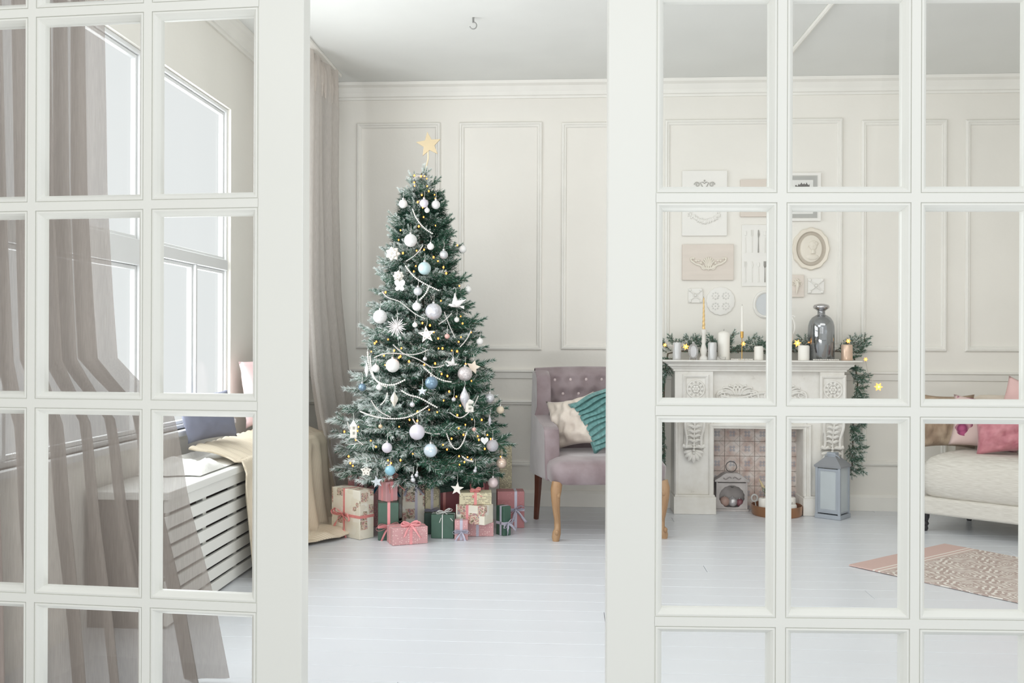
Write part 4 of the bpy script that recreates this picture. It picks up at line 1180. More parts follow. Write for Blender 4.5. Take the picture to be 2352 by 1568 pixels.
twisted(0.0095, 0.004, 0.215).build('wax', mat('gold_wax2', (226, 192, 132), 0.35, 0.35), t_, smooth=True)
MB().tube([(0, 0, 0.214), (0, 0, 0.224)], 0.001, 5).build('wick', MATS['wick'], t_)
# brass holder with a white taper
q = at(1704, 823, FY-0.03)
o = thing('candle_holder', 'slender brass candle holder on the mantel', 'candle holder', (q.x, q.y, MZ))
MB().lathe([(0.022, 0), (0.022, 0.003), (0.004, 0.007), (0.0028, 0.012), (0.0028, 0.145), (0.004, 0.15), (0.0105, 0.152), (0.0115, 0.195), (0.0105, 0.195), (0.009, 0.155)], (0, 0, 0), 20).build('stem', M_gold, o, smooth=True, angle=50)
t_ = thing('taper_candle', 'slim white taper candle in the brass holder', 'candle', (q.x, q.y, MZ+0.156))
MB().lathe([(0.0085, 0), (0.009, 0.04), (0.0075, 0.20), (0.003, 0.215)], (0, 0, 0), 14).build('wax', M_wax, t_, smooth=True, angle=60)
MB().tube([(0, 0, 0.214), (0, 0, 0.224)], 0.001, 5).build('wick', MATS['wick'], t_)
# jewelled trinket and pearls
q = at(1657, 826, FY-0.085)
o = thing('trinket', 'tiny jewelled tiara lying on the edge of the mantel', 'trinket', (q.x, q.y, MZ))
mb = MB()
for k in range(9): 
    a_ = PI*k/8; mb.sph((0.026*math.cos(a_), -0.01*math.sin(a_), 0.008+0.010*(k % 2)), 0.005, 7, 5)
mb.tube([(0.026*math.cos(PI*k/8), -0.01*math.sin(PI*k/8), 0.0045) for k in range(9)], 0.0035, 6)
mb.build('jewels', mat('crystal_beads', (214, 212, 208), 0.15, 0.5), o, smooth=True)
M_pearl = mat('pearl', (232, 228, 220), 0.22, var=0.03, coat=0.5)
def pearls(pts, r, step):
    mb = MB(); acc = 0; pts = [Vector(p_) for p_ in pts]
    for a_, b_ in zip(pts, pts[1:]):
        L_ = (b_-a_).length; s_ = -acc
        while s_+step <= L_:
            s_ += step; mb.sph(a_.lerp(b_, s_/L_), r, 6, 4)
        acc = L_-s_
    return mb
pts = [at(1678+i*5, 826, FY-0.10+0.010*math.sin(i*1.7)) for i in range(11)]
tag(pearls([(p_.x, p_.y, MZ+0.0055) for p_ in pts], 0.0052, 0.011).build('pearl_string', M_pearl, smooth=True), 'string of pearls lying on the left half of the mantel', 'pearls')
pts = [at(1866+i*6, 826, FY-0.10+0.008*math.sin(i*1.5)) for i in range(11)]
tag(pearls([(p_.x, p_.y, MZ+0.0055) for p_ in pts], 0.0052, 0.011).build('pearl_string', M_pearl, smooth=True), 'string of pearls lying under the smoky glass bottle', 'pearls')
# urn mostly behind the door muntin
q = at(1799, 823, FY+0.0)
o = thing('urn_vase', 'white scrolled urn vase half hidden behind the door muntin on the mantel', 'vase', (q.x, q.y, MZ))
MB().lathe([(0.042, 0), (0.044, 0.014), (0.022, 0.025), (0.016, 0.045), (0.035, 0.08), (0.060, 0.13), (0.066, 0.17), (0.058, 0.205), (0.035, 0.23), (0.030, 0.25), (0.048, 0.275), (0.044, 0.28), (0.02, 0.26)], (0, 0, 0), 28).build('vase_body', M_shab, o, smooth=True, angle=60)
for s_ in (-1, 1):
    MB().tube([(s_*(0.055+0.022*math.sin(PI*i/10)), 0, 0.16+0.014*i) for i in range(11)]+[(s_*0.068, 0, 0.305), (s_*0.078, 0, 0.295)], 0.006, 7).build('scroll_handle', M_shab, o, smooth=True)
# smoky mirrored bottle
def smokefn(N, L, v):
    return ramp(N, L, v, [(0, (150, 152, 156)), (1, (150, 152, 156))])
q = at(1886, 823, FY-0.005)
o = thing('glass_bottle', 'large smoky mirrored glass bottle cloche with a silver stopper on the mantel', 'bottle', (q.x, q.y, MZ))
m = bpy.data.materials.new('smoked_mirror_glass'); m.use_nodes = True
nt = m.node_tree; N_, L_n = nt.nodes, nt.links; pb = N_['Principled BSDF']
pb.inputs['Base Color'].default_value = (0.42, 0.43, 0.45, 1); pb.inputs['Metallic'].default_value = 1.0; pb.inputs['Roughness'].default_value = 0.04
tb = N_.new('ShaderNodeBsdfTransparent'); tb.inputs[0].default_value = (0.72, 0.75, 0.76, 1); mx = N_.new('ShaderNodeMixShader'); mx.inputs[0].default_value = 0.42
L_n.new(pb.outputs[0], mx.inputs[1]); L_n.new(tb.outputs[0], mx.inputs[2]); L_n.new(mx.outputs[0], N_['Material Output'].inputs[0])
s_ = 1/338
MB().lathe([(0.084, 0.0), (0.088, 0.004), (0.088, 0.20), (0.086, 0.235), (0.078, 0.265), (0.062, 0.29), (0.04, 0.305), (0.026, 0.312), (0.025, 0.335)], (0, 0, 0), 40).build('glass_dome', m, o, smooth=True, angle=70)
M_chr = mat('polished_silver', (190, 188, 190), 0.12, 1.0, var=0.03)
MB().lathe([(0.027, 0.312), (0.024, 0.32), (0.024, 0.335), (0.036, 0.345), (0.052, 0.355), (0.055, 0.366), (0.048, 0.378), (0.02, 0.386), (0.001, 0.387)], (0, 0, 0), 32).build('stopper', M_chr, o, smooth=True, angle=60)
candle(q.x+0.012, q.y+0.0, MZ+0.0045, 0.028, 0.175, 'white candle seen inside the smoky glass bottle')

# ---------------------------------------------------------------- gallery on the wall
M_gw = mat('white_board', (233, 231, 226), 0.7, var=0.02)
M_gb = mat('beige_board', (218, 208, 198), 0.75, var=0.04, vscale=10, stretch=(0.3, 1, 4))
M_rel = mat('cream_plaster', (226, 219, 206), 0.7, var=0.05)
M_relw = mat('white_plaster', (232, 230, 225), 0.7, var=0.03)
def wx(px, py, Y=WALL_Y): return at(px, py, Y)
def board(pxa, pya, pxb, pyb, label, m, name='wall_plaque', cat='wall decoration', th=0.022):
    a = wx(pxa, pya, WALL_Y-th); b = wx(pxb, pyb, WALL_Y-th)
    o = thing(name, label, cat, ((a.x+b.x)/2, WALL_Y-0.001, b.z))
    MB().box(a.x, b.x, WALL_Y-th, WALL_Y-0.0012, b.z, a.z).build('board', m, o, world=True, bevel=0.002)
    return o, (a.x+b.x)/2, (a.z+b.z)/2, b.x-a.x, a.z-b.z
def swirl(mb, x, z, Y, sx, sz, R, r=0.005, turns=1.3, a0=0.0):
    pts = []; rs = []
    for i in range(20):
        t = i/19; an = a0+turns*2*PI*t; q = R*(1-0.78*t)
        pts.append((x+sx*q*math.cos(an), Y-0.004-0.004*t, z+sz*q*math.sin(an))); rs.append(r*(1.15-0.4*t))
    mb.tube(pts, rs, 6)
o, cx_, cz_, w_, h_ = board(1567, 392, 1670, 541, 'white board with a crown and a plaster garland in relief', M_gw)
mb = MB(); Yb = WALL_Y-0.022; c = wx(1618, 424, Yb)
for s_ in (-1, 1):
    swirl(mb, c.x+s_*0.052, c.z, Yb, s_, 1, 0.020, 0.0028)
    mb.tube([(c.x+s_*0.012, Yb-0.003, c.z-0.02), (c.x+s_*0.03, Yb-0.003, c.z+0.014), (c.x+s_*0.012, Yb-0.003, c.z+0.018), (c.x, Yb-0.003, c.z+0.008)], 0.003, 6)
mb.tube([(c.x-0.055, Yb-0.003, c.z-0.026), (c.x, Yb-0.004, c.z-0.032), (c.x+0.055, Yb-0.003, c.z-0.026)], 0.005, 6)
mb.sph((c.x, Yb-0.004, c.z+0.028), 0.006, 8, 5)
mb.build('crown_relief', mat('pewter', (176, 174, 168), 0.5, 0.3), o, world=True, smooth=True)
mb = MB(); c = wx(1619, 500, Yb)
rr = random.Random(3)
for k in range(15):
    t = (k-7)/7; x = c.x+t*0.10; z = c.z-0.028*(1-t*t)*1.0+0.02*abs(t)
    mb.sph((x, Yb-0.003, z), (0.010+0.007*(1-abs(t)), 0.007, 0.009+0.006*(1-abs(t))), 8, 5)
    for _ in range(3):
        a_ = rr.uniform(0, 2*PI); mb.tube([(x, Yb-0.002, z), (x+0.016*math.cos(a_), Yb-0.006, z+0.016*math.sin(a_)), (x+0.026*math.cos(a_+.3), Yb-0.002, z+0.022*math.sin(a_+.3))], [0.005, 0.006, 0.001], 5)
mb.build('garland_relief', M_relw, o, world=True, smooth=True)
board(1701, 412, 1787, 497, 'plain beige board in the upper row of the wall gallery', M_gb)
# framed print
a = wx(1801, 397, WALL_Y-0.02); b = wx(1885, 507, WALL_Y-0.02)
o = thing('picture_frame', 'white framed print of a castle with a grey mount', 'picture', ((a.x+b.x)/2, WALL_Y-0.001, b.z))
mb = MB(); frame_ring(mb, a.x, b.x, b.z, a.z, [(0, WALL_Y-0.002), (0, WALL_Y-0.024), (0.018, WALL_Y-0.024), (0.022, WALL_Y-0.014)])
mb.build('frame', M_gw, o, world=True)
MB().box(a.x+0.018, b.x-0.018, WALL_Y-0.014, WALL_Y-0.002, b.z+0.018, a.z-0.018).build('mount', mat('grey_mount', (176, 176, 172), 0.8), o, world=True)
MB().box(a.x+0.052, b.x-0.052, WALL_Y-0.0155, WALL_Y-0.014, b.z+0.050, a.z-0.050).build('print_paper', mat('paper_white', (226, 226, 222), 0.8), o, world=True)
mb = MB(); c = wx(1843, 424, WALL_Y-0.016); T = facing(Vector((c.x, WALL_Y-0.0155, c.z)))
sky = [(-0.05, -0.03), (-0.05, -0.004), (-0.042, -0.001), (-0.036, -0.012), (-0.03, -0.004), (-0.026, 0.008), (-0.022, -0.002), (-0.012, 0.006), (-0.006, 0.016), (-0.001, 0.004), (0.008, 0.004), (0.012, 0.012), (0.016, 0.004), (0.024, 0.003), (0.03, 0.018), (0.034, 0.004), (0.044, -0.004), (0.05, 0.004), (0.05, -0.03), (0.02, -0.036), (-0.02, -0.034)]
mb.prism(sky, T, 0.001); mb.build('castle_print', mat('ink_grey', (110, 108, 104), 0.9, var=0.3, vscale=120), o, world=True)
o, cx_, cz_, w_, h_ = board(1567, 561, 1685, 643, 'beige board with a carved cream scroll and shell in relief', M_gb)
mb = MB(); c = wx(1627, 606, Yb)
for s_ in (-1, 1):
    mb.tube([(c.x+s_*x, Yb-0.005, c.z+z) for x, z in ((0.0, -0.035), (0.03, -0.03), (0.06, -0.008), (0.09, 0.0), (0.12, 0.022), (0.125, 0.04), (0.108, 0.045))], [0.008, 0.010, 0.009, 0.008, 0.008, 0.007, 0.004], 8)
    swirl(mb, c.x+s_*0.034, c.z-0.022, Yb, s_, 1, 0.022, 0.006, 1.2, 2)
    for k in range(5): mb.sph((c.x+s_*(0.05+0.018*k), Yb-0.006, c.z+0.006+0.008*k+0.010*(k % 2)), (0.010, 0.006, 0.008), 8, 5)
for k in range(7):
    a_ = math.radians(90+(k-3)*17); mb.tube([(c.x, Yb-0.005, c.z-0.02), (c.x+0.035*math.cos(a_), Yb-0.010, c.z-0.02+0.045*math.sin(a_)), (c.x+0.052*math.cos(a_), Yb-0.004, c.z-0.02+0.066*math.sin(a_))], [0.003, 0.006, 0.007], 6)
mb.tube([(c.x, Yb-0.006, c.z-0.02), (c.x, Yb-0.006, c.z-0.052)], [0.010, 0.002], 6)
mb.build('shell_relief', M_rel, o, world=True, smooth=True)
o, cx_, cz_, w_, h_ = board(1704, 516, 1800, 657, 'white board with two rows of whitewashed cutlery', M_gw, th=0.012)
Yc = WALL_Y-0.012
for row, (py0, py1) in enumerate(((528, 580), (600, 648))):
    for k in range(6):
        px = 1712+k*15; top = wx(px, py0, Yc); bot = wx(px+1, py1, Yc)
        mb = MB(); L_ = top.z-bot.z
        mb.tube([(top.x, Yc-0.003, bot.z), (top.x, Yc-0.003, bot.z+0.2*L_), (top.x, Yc-0.004, bot.z+0.68*L_)], [0.0045, 0.0035, 0.0018], 6)
        if (k+row) % 3 == 0:
            mb.sph((top.x, Yc-0.003, bot.z+0.84*L_), (0.010, 0.003, 0.018), 10, 6)
        elif (k+row) % 3 == 1:
            for s_ in (-1, 0, 1): mb.tube([(top.x, Yc-0.003, bot.z+0.68*L_), (top.x+s_*0.007, Yc-0.003, bot.z+0.78*L_), (top.x+s_*0.007, Yc-0.003, bot.z+1.0*L_)], 0.0022, 5)
        else:
            mb.tube([(top.x, Yc-0.003, bot.z+0.66*L_), (top.x+0.002, Yc-0.003, bot.z+0.8*L_), (top.x, Yc-0.003, bot.z+L_)], [0.003, 0.007, 0.003], 6)
        c_ = mb.build(('spoon', 'fork', 'knife')[(k+row) % 3], mat('tarnished_cutlery', (150, 148, 142), 0.4, 0.4) if (row == 0 and k in (2, 4)) or (row == 1 and k == 3) else M_relw, o, world=True, smooth=True)
# oval cameo plaque
c = wx(1863, 571, WALL_Y-0.02)
o = thing('cameo_plaque', 'large cream scalloped oval plaque with a portrait cameo', 'wall decoration', (c.x, WALL_Y-0.001, c.z-0.15))
rx, rz = 0.128, 0.148
mb = MB(); mb.rings([oval_loop(c.x, c.z, rx, rz, WALL_Y-0.001, 96, 0.022, 12), oval_loop(c.x, c.z, rx, rz, WALL_Y-0.018, 96, 0.022, 12), oval_loop(c.x, c.z, rx*.96, rz*.96, WALL_Y-0.024, 96, 0.02, 12), oval_loop(c.x, c.z, rx*.80, rz*.82, WALL_Y-0.020, 96)])
mb.build('scalloped_rim', mat('cream_rim', (230, 222, 208), 0.6, var=0.04), o, world=True, smooth=True, angle=50)
mb = MB(); mb.rings([oval_loop(c.x, c.z, rx*.80, rz*.82, WALL_Y-0.001), oval_loop(c.x, c.z, rx*.80, rz*.82, WALL_Y-0.021), oval_loop(c.x, c.z, rx*.72, rz*.76, WALL_Y-0.012), oval_loop(c.x, c.z, rx*.55, rz*.62, WALL_Y-0.014)], cap1=True)
mb.build('taupe_ring', mat('taupe_paint', (186, 176, 162), 0.6), o, world=True, smooth=True, angle=40)
mb = MB(); mb.rings([oval_loop(c.x, c.z, rx*.60, rz*.66, WALL_Y-0.013), oval_loop(c.x, c.z, rx*.58, rz*.64, WALL_Y-0.022), oval_loop(c.x, c.z, rx*.4, rz*.45, WALL_Y-0.026), oval_loop(c.x, c.z, rx*.1, rz*.1, WALL_Y-0.027)], cap1=True)
cam_ = mb.build('cameo', M_rel, o, world=True, smooth=True)
mb = MB()
mb.sph((c.x+0.012, WALL_Y-0.026, c.z+0.022), (0.030, 0.012, 0.036), 14, 8)      # head in profile
mb.sph((c.x-0.004, WALL_Y-0.027, c.z+0.018), (0.014, 0.009, 0.02), 10, 6)
mb.tube([(c.x-0.018, WALL_Y-0.028, c.z+0.022), (c.x-0.026, WALL_Y-0.028, c.z+0.012), (c.x-0.016, WALL_Y-0.028, c.z+0.008)], 0.004, 6)
mb.sph((c.x+0.032, WALL_Y-0.028, c.z+0.034), (0.016, 0.010, 0.016), 10, 6)
mb.tube([(c.x+0.012, WALL_Y-0.024, c.z-0.01), (c.x+0.012, WALL_Y-0.025, c.z-0.035)], [0.015, 0.018], 8)
mb.sph((c.x+0.008, WALL_Y-0.022, c.z-0.058), (0.048, 0.010, 0.024), 12, 6)
for k in range(6): mb.sph((c.x+0.018+0.010*math.cos(k), WALL_Y-0.032, c.z+0.03+0.016*math.sin(k*1.3)), 0.008, 7, 5)
mb.build('portrait_relief', M_rel, cam_, world=True, smooth=True)
o, cx_, cz_, w_, h_ = board(1800, 631, 1847, 682, 'small beige board with a carved ribbon and flower', M_gb)
mb = MB(); c = wx(1830, 655, Yb)
for s_ in (-1, 1): swirl(mb, c.x+s_*0.022, c.z+0.01, Yb, s_, 1, 0.016, 0.004, 1.1, 1)
for k in range(5): mb.sph((c.x+0.010*math.cos(k*1.3), Yb-0.006, c.z+0.03+0.010*math.sin(k*1.3)), 0.008, 8, 5)
mb.tube([(c.x, Yb-0.006, c.z+0.03), (c.x+0.004, Yb-0.010, c.z), (c.x-0.003, Yb-0.006, c.z-0.06)], [0.008, 0.014, 0.003], 8)
mb.build('carved_relief', M_rel, o, world=True, smooth=True)
def rosette_tile(pxa, pya, pxb, pyb, label):
    o, cx_, cz_, w_, h_ = board(pxa, pya, pxb, pyb, label, M_relw, th=0.016)
    mb = MB(); Y_ = WALL_Y-0.016
    for sx in (-1, 1):
        for sz in (-1, 1):
            mb.sph((cx_+sx*w_*0.38, Y_-0.002, cz_+sz*h_*0.38), (0.012, 0.007, 0.012), 8, 5)
            mb.tube([(cx_+sx*0.012, Y_-0.003, cz_+sz*0.012), (cx_+sx*w_*0.34, Y_-0.005, cz_+sz*h_*0.3)], [0.008, 0.003], 6)
    mb.sph((cx_, Y_-0.003, cz_), 0.010, 8, 6)
    mb.tube([(cx_+0.017*math.cos(t), Y_-0.002, cz_+0.017*math.sin(t)) for t in [2*PI*i/16 for i in range(17)]], 0.003, 6)
    mb.build('rosette', M_relw, o, world=True, smooth=True)
rosette_tile(1856, 639, 1893, 674, 'square white plaster rosette below the cameo plaque')
rosette_tile(1581, 662, 1614, 695, 'square white plaster rosette left of the round pierced plate')
# pierced round plate
c = wx(1655, 691, WALL_Y-0.012)
o = thing('pierced_plate', 'round white pierced plate with a scalloped edge on the gallery wall', 'wall decoration', (c.x, WALL_Y-0.001, c.z-0.1))
mb = MB(); mb.rings([oval_loop(c.x, c.z, 0.099, 0.099, WALL_Y-0.001, 96, 0.02, 16), oval_loop(c.x, c.z, 0.099, 0.099, WALL_Y-0.012, 96, 0.02, 16), oval_loop(c.x, c.z, 0.090, 0.090, WALL_Y-0.016, 96), oval_loop(c.x, c.z, 0.02, 0.02, WALL_Y-0.011, 96)], cap1=True)
pp = mb.build('plate', M_relw, o, world=True, smooth=True, angle=50)
for k in range(4):
    mb = MB(); a_ = PI/4+k*PI/2; q = (c.x+0.052*math.cos(a_), c.z+0.052*math.sin(a_))
    for j in range(8):
        t = 2*PI*j/8; mb.sph((q[0]+0.022*math.cos(t), WALL_Y-0.014, q[1]+0.022*math.sin(t)), (0.0065, 0.004, 0.0065), 7, 4)
    mb.sph((q[0], WALL_Y-0.014, q[1]), 0.005, 7, 5)
    mb.build('pierced_medallion', mat('shaded_plaster', (214, 212, 208), 0.8), pp, world=True, smooth=True)
# oval mirror
c = wx(1758, 699, WALL_Y-0.015)
o = thing('oval_mirror', 'small oval mirror in a white frame above the mantel, half behind the muntin', 'mirror', (c.x, WALL_Y-0.001, c.z-0.1))
mb = MB(); mb.rings([oval_loop(c.x, c.z, 0.085, 0.098, WALL_Y-0.001), oval_loop(c.x, c.z, 0.085, 0.098, WALL_Y-0.014), oval_loop(c.x, c.z, 0.076, 0.088, WALL_Y-0.022), oval_loop(c.x, c.z, 0.067, 0.079, WALL_Y-0.016), oval_loop(c.x, c.z, 0.065, 0.077, WALL_Y-0.008)])
mb.build('frame', M_gw, o, world=True, smooth=True)
mb = MB(); mb.rings([oval_loop(c.x, c.z, 0.066, 0.078, WALL_Y-0.002), oval_loop(c.x, c.z, 0.066, 0.078, WALL_Y-0.009)], cap0=True, cap1=True)
mb.build('mirror_glass', mat('grey_mirror', (200, 203, 205), 0.3, 0.15), o, world=True)
# ---------------------------------------------------------------- the Christmas tree
TD = 6.10
TC = cw((968-1176)/FPX*TD, TD)
TS = FPX/TD
def tz(py): return CAM_H-(py-784)/TS
RPROF = [(0.20, 0.40), (0.36, 0.53), (0.50, 0.57), (0.68, 0.545), (0.82, 0.475), (1.0, 0.435), (1.25, 0.395), (1.5, 0.325), (1.7, 0.275), (1.95, 0.215), (2.12, 0.165), (2.2, 0.11), (2.30, 0.04)]
def RT(z): return interp(RPROF, z)
tree = thing('christmas_tree', 'tall frosted artificial Christmas tree in the corner by the window', 'tree', (TC.x, TC.y, 0))
M_trunk = mat('tree_trunk', (84, 70, 58), 0.9)
mb = MB(); mb.tube([(0, 0, 0.02), (0, 0, 1.2), (0, 0, 2.25)], [0.028, 0.02, 0.006], 10); mb.build('trunk', M_trunk, tree, smooth=True)
mb = MB()
for k in range(4):
    a_ = PI/4+k*PI/2; mb.tube([(0, 0, 0.10), (0.12*math.cos(a_), 0.12*math.sin(a_), 0.05), (0.24*math.cos(a_), 0.24*math.sin(a_), 0.009)], 0.009, 6)
mb.build('stand', mat('green_metal_stand', (40, 66, 52), 0.5), tree, smooth=True)
tv = []
for i in range(12):
    fr_ = (1.1, 0.95, 0.85, 0.7, 0.6, 0.5, 0.42, 0.34, 0.26, 0.16, 0.9, 0.65)[i]
    tv.append(spray(300+i, fr_, L_=0.27, side_n=3, rad=0.036, dens=1150, wid=0.0017))
tvo = [None]*12
CAMDIR = math.atan2(-FV.y, -FV.x)           # azimuth from the tree to the camera
nb = 0
R2 = random.Random(11)
z = 0.37
layers = []
while z < 2.22:
    layers.append(z); z += 0.098 - 0.012*(z/2.2)
for li, z in enumerate(layers):
    r = RT(z)
    n = max(5, int(2*PI*r/0.145))
    for k in range(n):
        a_ = 2*PI*(k+0.5*(li % 2))/n + R2.uniform(-.16, .16)
        rel = (a_-CAMDIR+PI) % (2*PI)-PI
        if abs(rel) > 2.0 and (k % 2): continue
        if nb > 268: break
        rr_ = r*R2.uniform(0.84, 1.10)
        sc = min(1.15, max(0.55, rr_/0.40))*R2.uniform(0.9, 1.1)
        L_ = 0.27*sc
        elev = interp([(0.2, -0.18), (0.6, 0.0), (1.2, 0.22), (2.2, 0.75)], z)+R2.uniform(-.14, .16)
        st_ = max(0.0, rr_-L_*math.cos(elev))
        # light frost towards the window side, darker to the right
        leftness = math.cos(a_-(PI+0.3))*0.5+0.5
        q = leftness*0.70+R2.uniform(-.28, .32)
        order = [9, 8, 7, 6, 5, 4, 11, 3, 2, 10, 1, 0]
        vi = order[max(0, min(11, int(q*12)))]
        base = (st_*math.cos(a_), st_*math.sin(a_), z-L_*math.sin(elev)*0.6+R2.uniform(-.02, .02))
        if tvo[vi] is None:
            o = tv[vi].build('branch', NM, tree); tvo[vi] = o
        else:
            o = share(tvo[vi], 'branch', tree)
        o.location = base; o.rotation_euler = (R2.uniform(-.5, .5), -elev, a_); o.scale = (sc, sc, sc)
        nb += 1
# crown tip
for k, (dx, dz, a_, e_) in enumerate(((0, 2.15, 0.3, 1.4), (0, 2.12, 3.6, 1.0), (0, 2.13, 5.4, 1.1), (0.0, 2.08, 2.6, 1.0), (0, 2.08, 5.0, 0.95), (0, 2.04, 3.9, 0.7), (0, 2.10, 1.2, 1.15), (0, 2.02, 4.5, 0.5), (0, 2.03, 3.1, 0.6), (0, 2.00, 5.9, 0.5))):
    o = share([q_ for q_ in tvo if q_][k % 3], 'branch', tree, (0, 0, dz), (0, -e_, a_), (0.60, 0.60, 0.60))
# inner needle mass, shade of the hollows put into its darker green
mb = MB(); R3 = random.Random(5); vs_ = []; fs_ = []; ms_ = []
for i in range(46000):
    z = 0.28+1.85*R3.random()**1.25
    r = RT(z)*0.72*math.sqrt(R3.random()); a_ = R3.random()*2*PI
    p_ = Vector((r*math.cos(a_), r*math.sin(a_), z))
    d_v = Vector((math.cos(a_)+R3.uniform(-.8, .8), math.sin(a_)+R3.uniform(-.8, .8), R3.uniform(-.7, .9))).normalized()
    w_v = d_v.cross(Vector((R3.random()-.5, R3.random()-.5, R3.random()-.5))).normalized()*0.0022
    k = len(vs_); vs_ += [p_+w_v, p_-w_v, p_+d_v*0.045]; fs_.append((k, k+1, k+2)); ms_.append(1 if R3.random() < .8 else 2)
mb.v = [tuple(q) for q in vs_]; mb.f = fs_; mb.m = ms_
tag(mb.build('inner_needles', [M_twig, needlemat('hollow_shade_green', (40, 72, 58), (24, 50, 40)), M_n1], tree), kind='stuff')

# surface depth of the tree for something seen at px, py
def tsurf(px, py, out=1.0):
    d = TD
    for _ in range(4):
        p_ = ray(px, py, d); zz = p_.z; r = RT(zz)*out
        # lateral offset from the axis
        lat = (p_-Vector((TC.x, TC.y, 0))).dot(RV)
        lat = max(-r*0.97, min(r*0.97, lat))
        d = TD-math.sqrt(max(0, r*r-lat*lat))
    return d
# ---------------------------------------------------------------- star on top
p = ray(985, 332, TD)
o = thing('tree_topper', 'flat gold paper star on a stick at the top of the tree', 'star', tuple(p))
oo = star_outline(0.083, 0.036, 5, PI/2+0.13)
MB().prism(oo, facing(Vector((0, 0.006, 0)), 0, YAW), 0.012).build('star', mat('gold_paper', (206, 188, 154), 0.6, 0.05, var=0.04), o, bevel=0.002)
tp = Vector((TC.x, TC.y, 2.18))-p
MB().tube([(-0.005, 0.0, -0.03), (-0.004, 0, -0.09), tuple(tp)], 0.005, 8).build('stick', mat('pale_stick', (226, 210, 180), 0.7), o, smooth=True)

# ---------------------------------------------------------------- ornaments
M_cap = mat('silver_metal', (205, 205, 205), 0.3, 0.9)
M_thread = mat('white_thread', (226, 224, 218), 0.8)
OM = {
 'white': mat('matt_white_bauble', (232, 232, 230), 0.5, var=0.02),
 'frost': mat('frosted_white_bauble', (228, 229, 229), 0.8, var=0.05, vscale=70, bump=0.6, bscale=160),
 'silver': mat('silver_bauble2', (204, 206, 210), 0.28, 0.35, var=0.04),
 'mottle': mat('mottled_silver_bauble', (204, 204, 210), 0.3, 0.35, var=0.16, vscale=36, bump=0.3, bscale=90),
 'lilac': mat('lilac_white_bauble', (216, 212, 222), 0.35, 0.1, var=0.04),
 'mint': mat('pale_blue_bauble', (190, 214, 218), 0.25, 0.1, var=0.04),
 'steel': mat('steel_blue_bauble', (120, 146, 166), 0.2, 0.35, var=0.05),
 'sky': mat('sky_blue_bauble', (142, 190, 208), 0.25, 0.1, var=0.04),
 'irid': mat('iridescent_bauble', (206, 222, 232), 0.15, 0.25, var=0.06, coat=0.6),
 'glit': mat('glitter_bauble', (206, 200, 200), 0.4, 0.35, var=0.30, vscale=170),
 'cream': mat('cream_bauble', (226, 212, 190), 0.4, var=0.04),
 'pink': mat('pearl_pink_bauble', (230, 212, 214), 0.25, 0.1, var=0.03, coat=0.5),
 'rose': mat('rose_bauble', (222, 178, 170), 0.3, 0.2),
 'champ': mat('champagne_bauble', (224, 204, 188), 0.22, 0.35, coat=0.5),
 'grey': mat('grey_glitter_bauble', (186, 186, 192), 0.5, 0.2, var=0.10, vscale=120),
 'gold': mat('pale_gold_bauble', (214, 192, 160), 0.3, 0.5),
}
ballmesh = {}
def ball(px, py, rp, m, label, cat='bauble', out=1.02, ribs=False, dz=0.0):
    d = tsurf(px, py, out); R = rp/FPX*d
    d -= R*0.4
    p_ = ray(px, py, d)
    o = thing('bauble', label, cat, tuple(p_+Vector((0, 0, -R))))
    mb = MB().sph((0, 0, R), R, 24, 16)
    if ribs:
        mb.v = [(x*(1+0.03*math.sin(z/R*16+x/R*2)), y*(1+0.03*math.sin(z/R*16+x/R*2)), z) for x, y, z in mb.v]
    mb.build('ball', OM[m], o, smooth=True, angle=180)
    c = min(0.008, R*0.3)
    MB().lathe([(c, 0), (c, c*1.1), (c*0.5, c*1.5)], (0, 0, 2*R-0.001), 10).build('cap', M_cap, o, smooth=True)
    MB().tube([(0, 0, 2*R+c), (0.003, 0.004, 2*R+0.02+c), (0, 0.012, 2*R+0.045+c)], 0.0009, 4).build('hanger', M_thread, o)
    return o
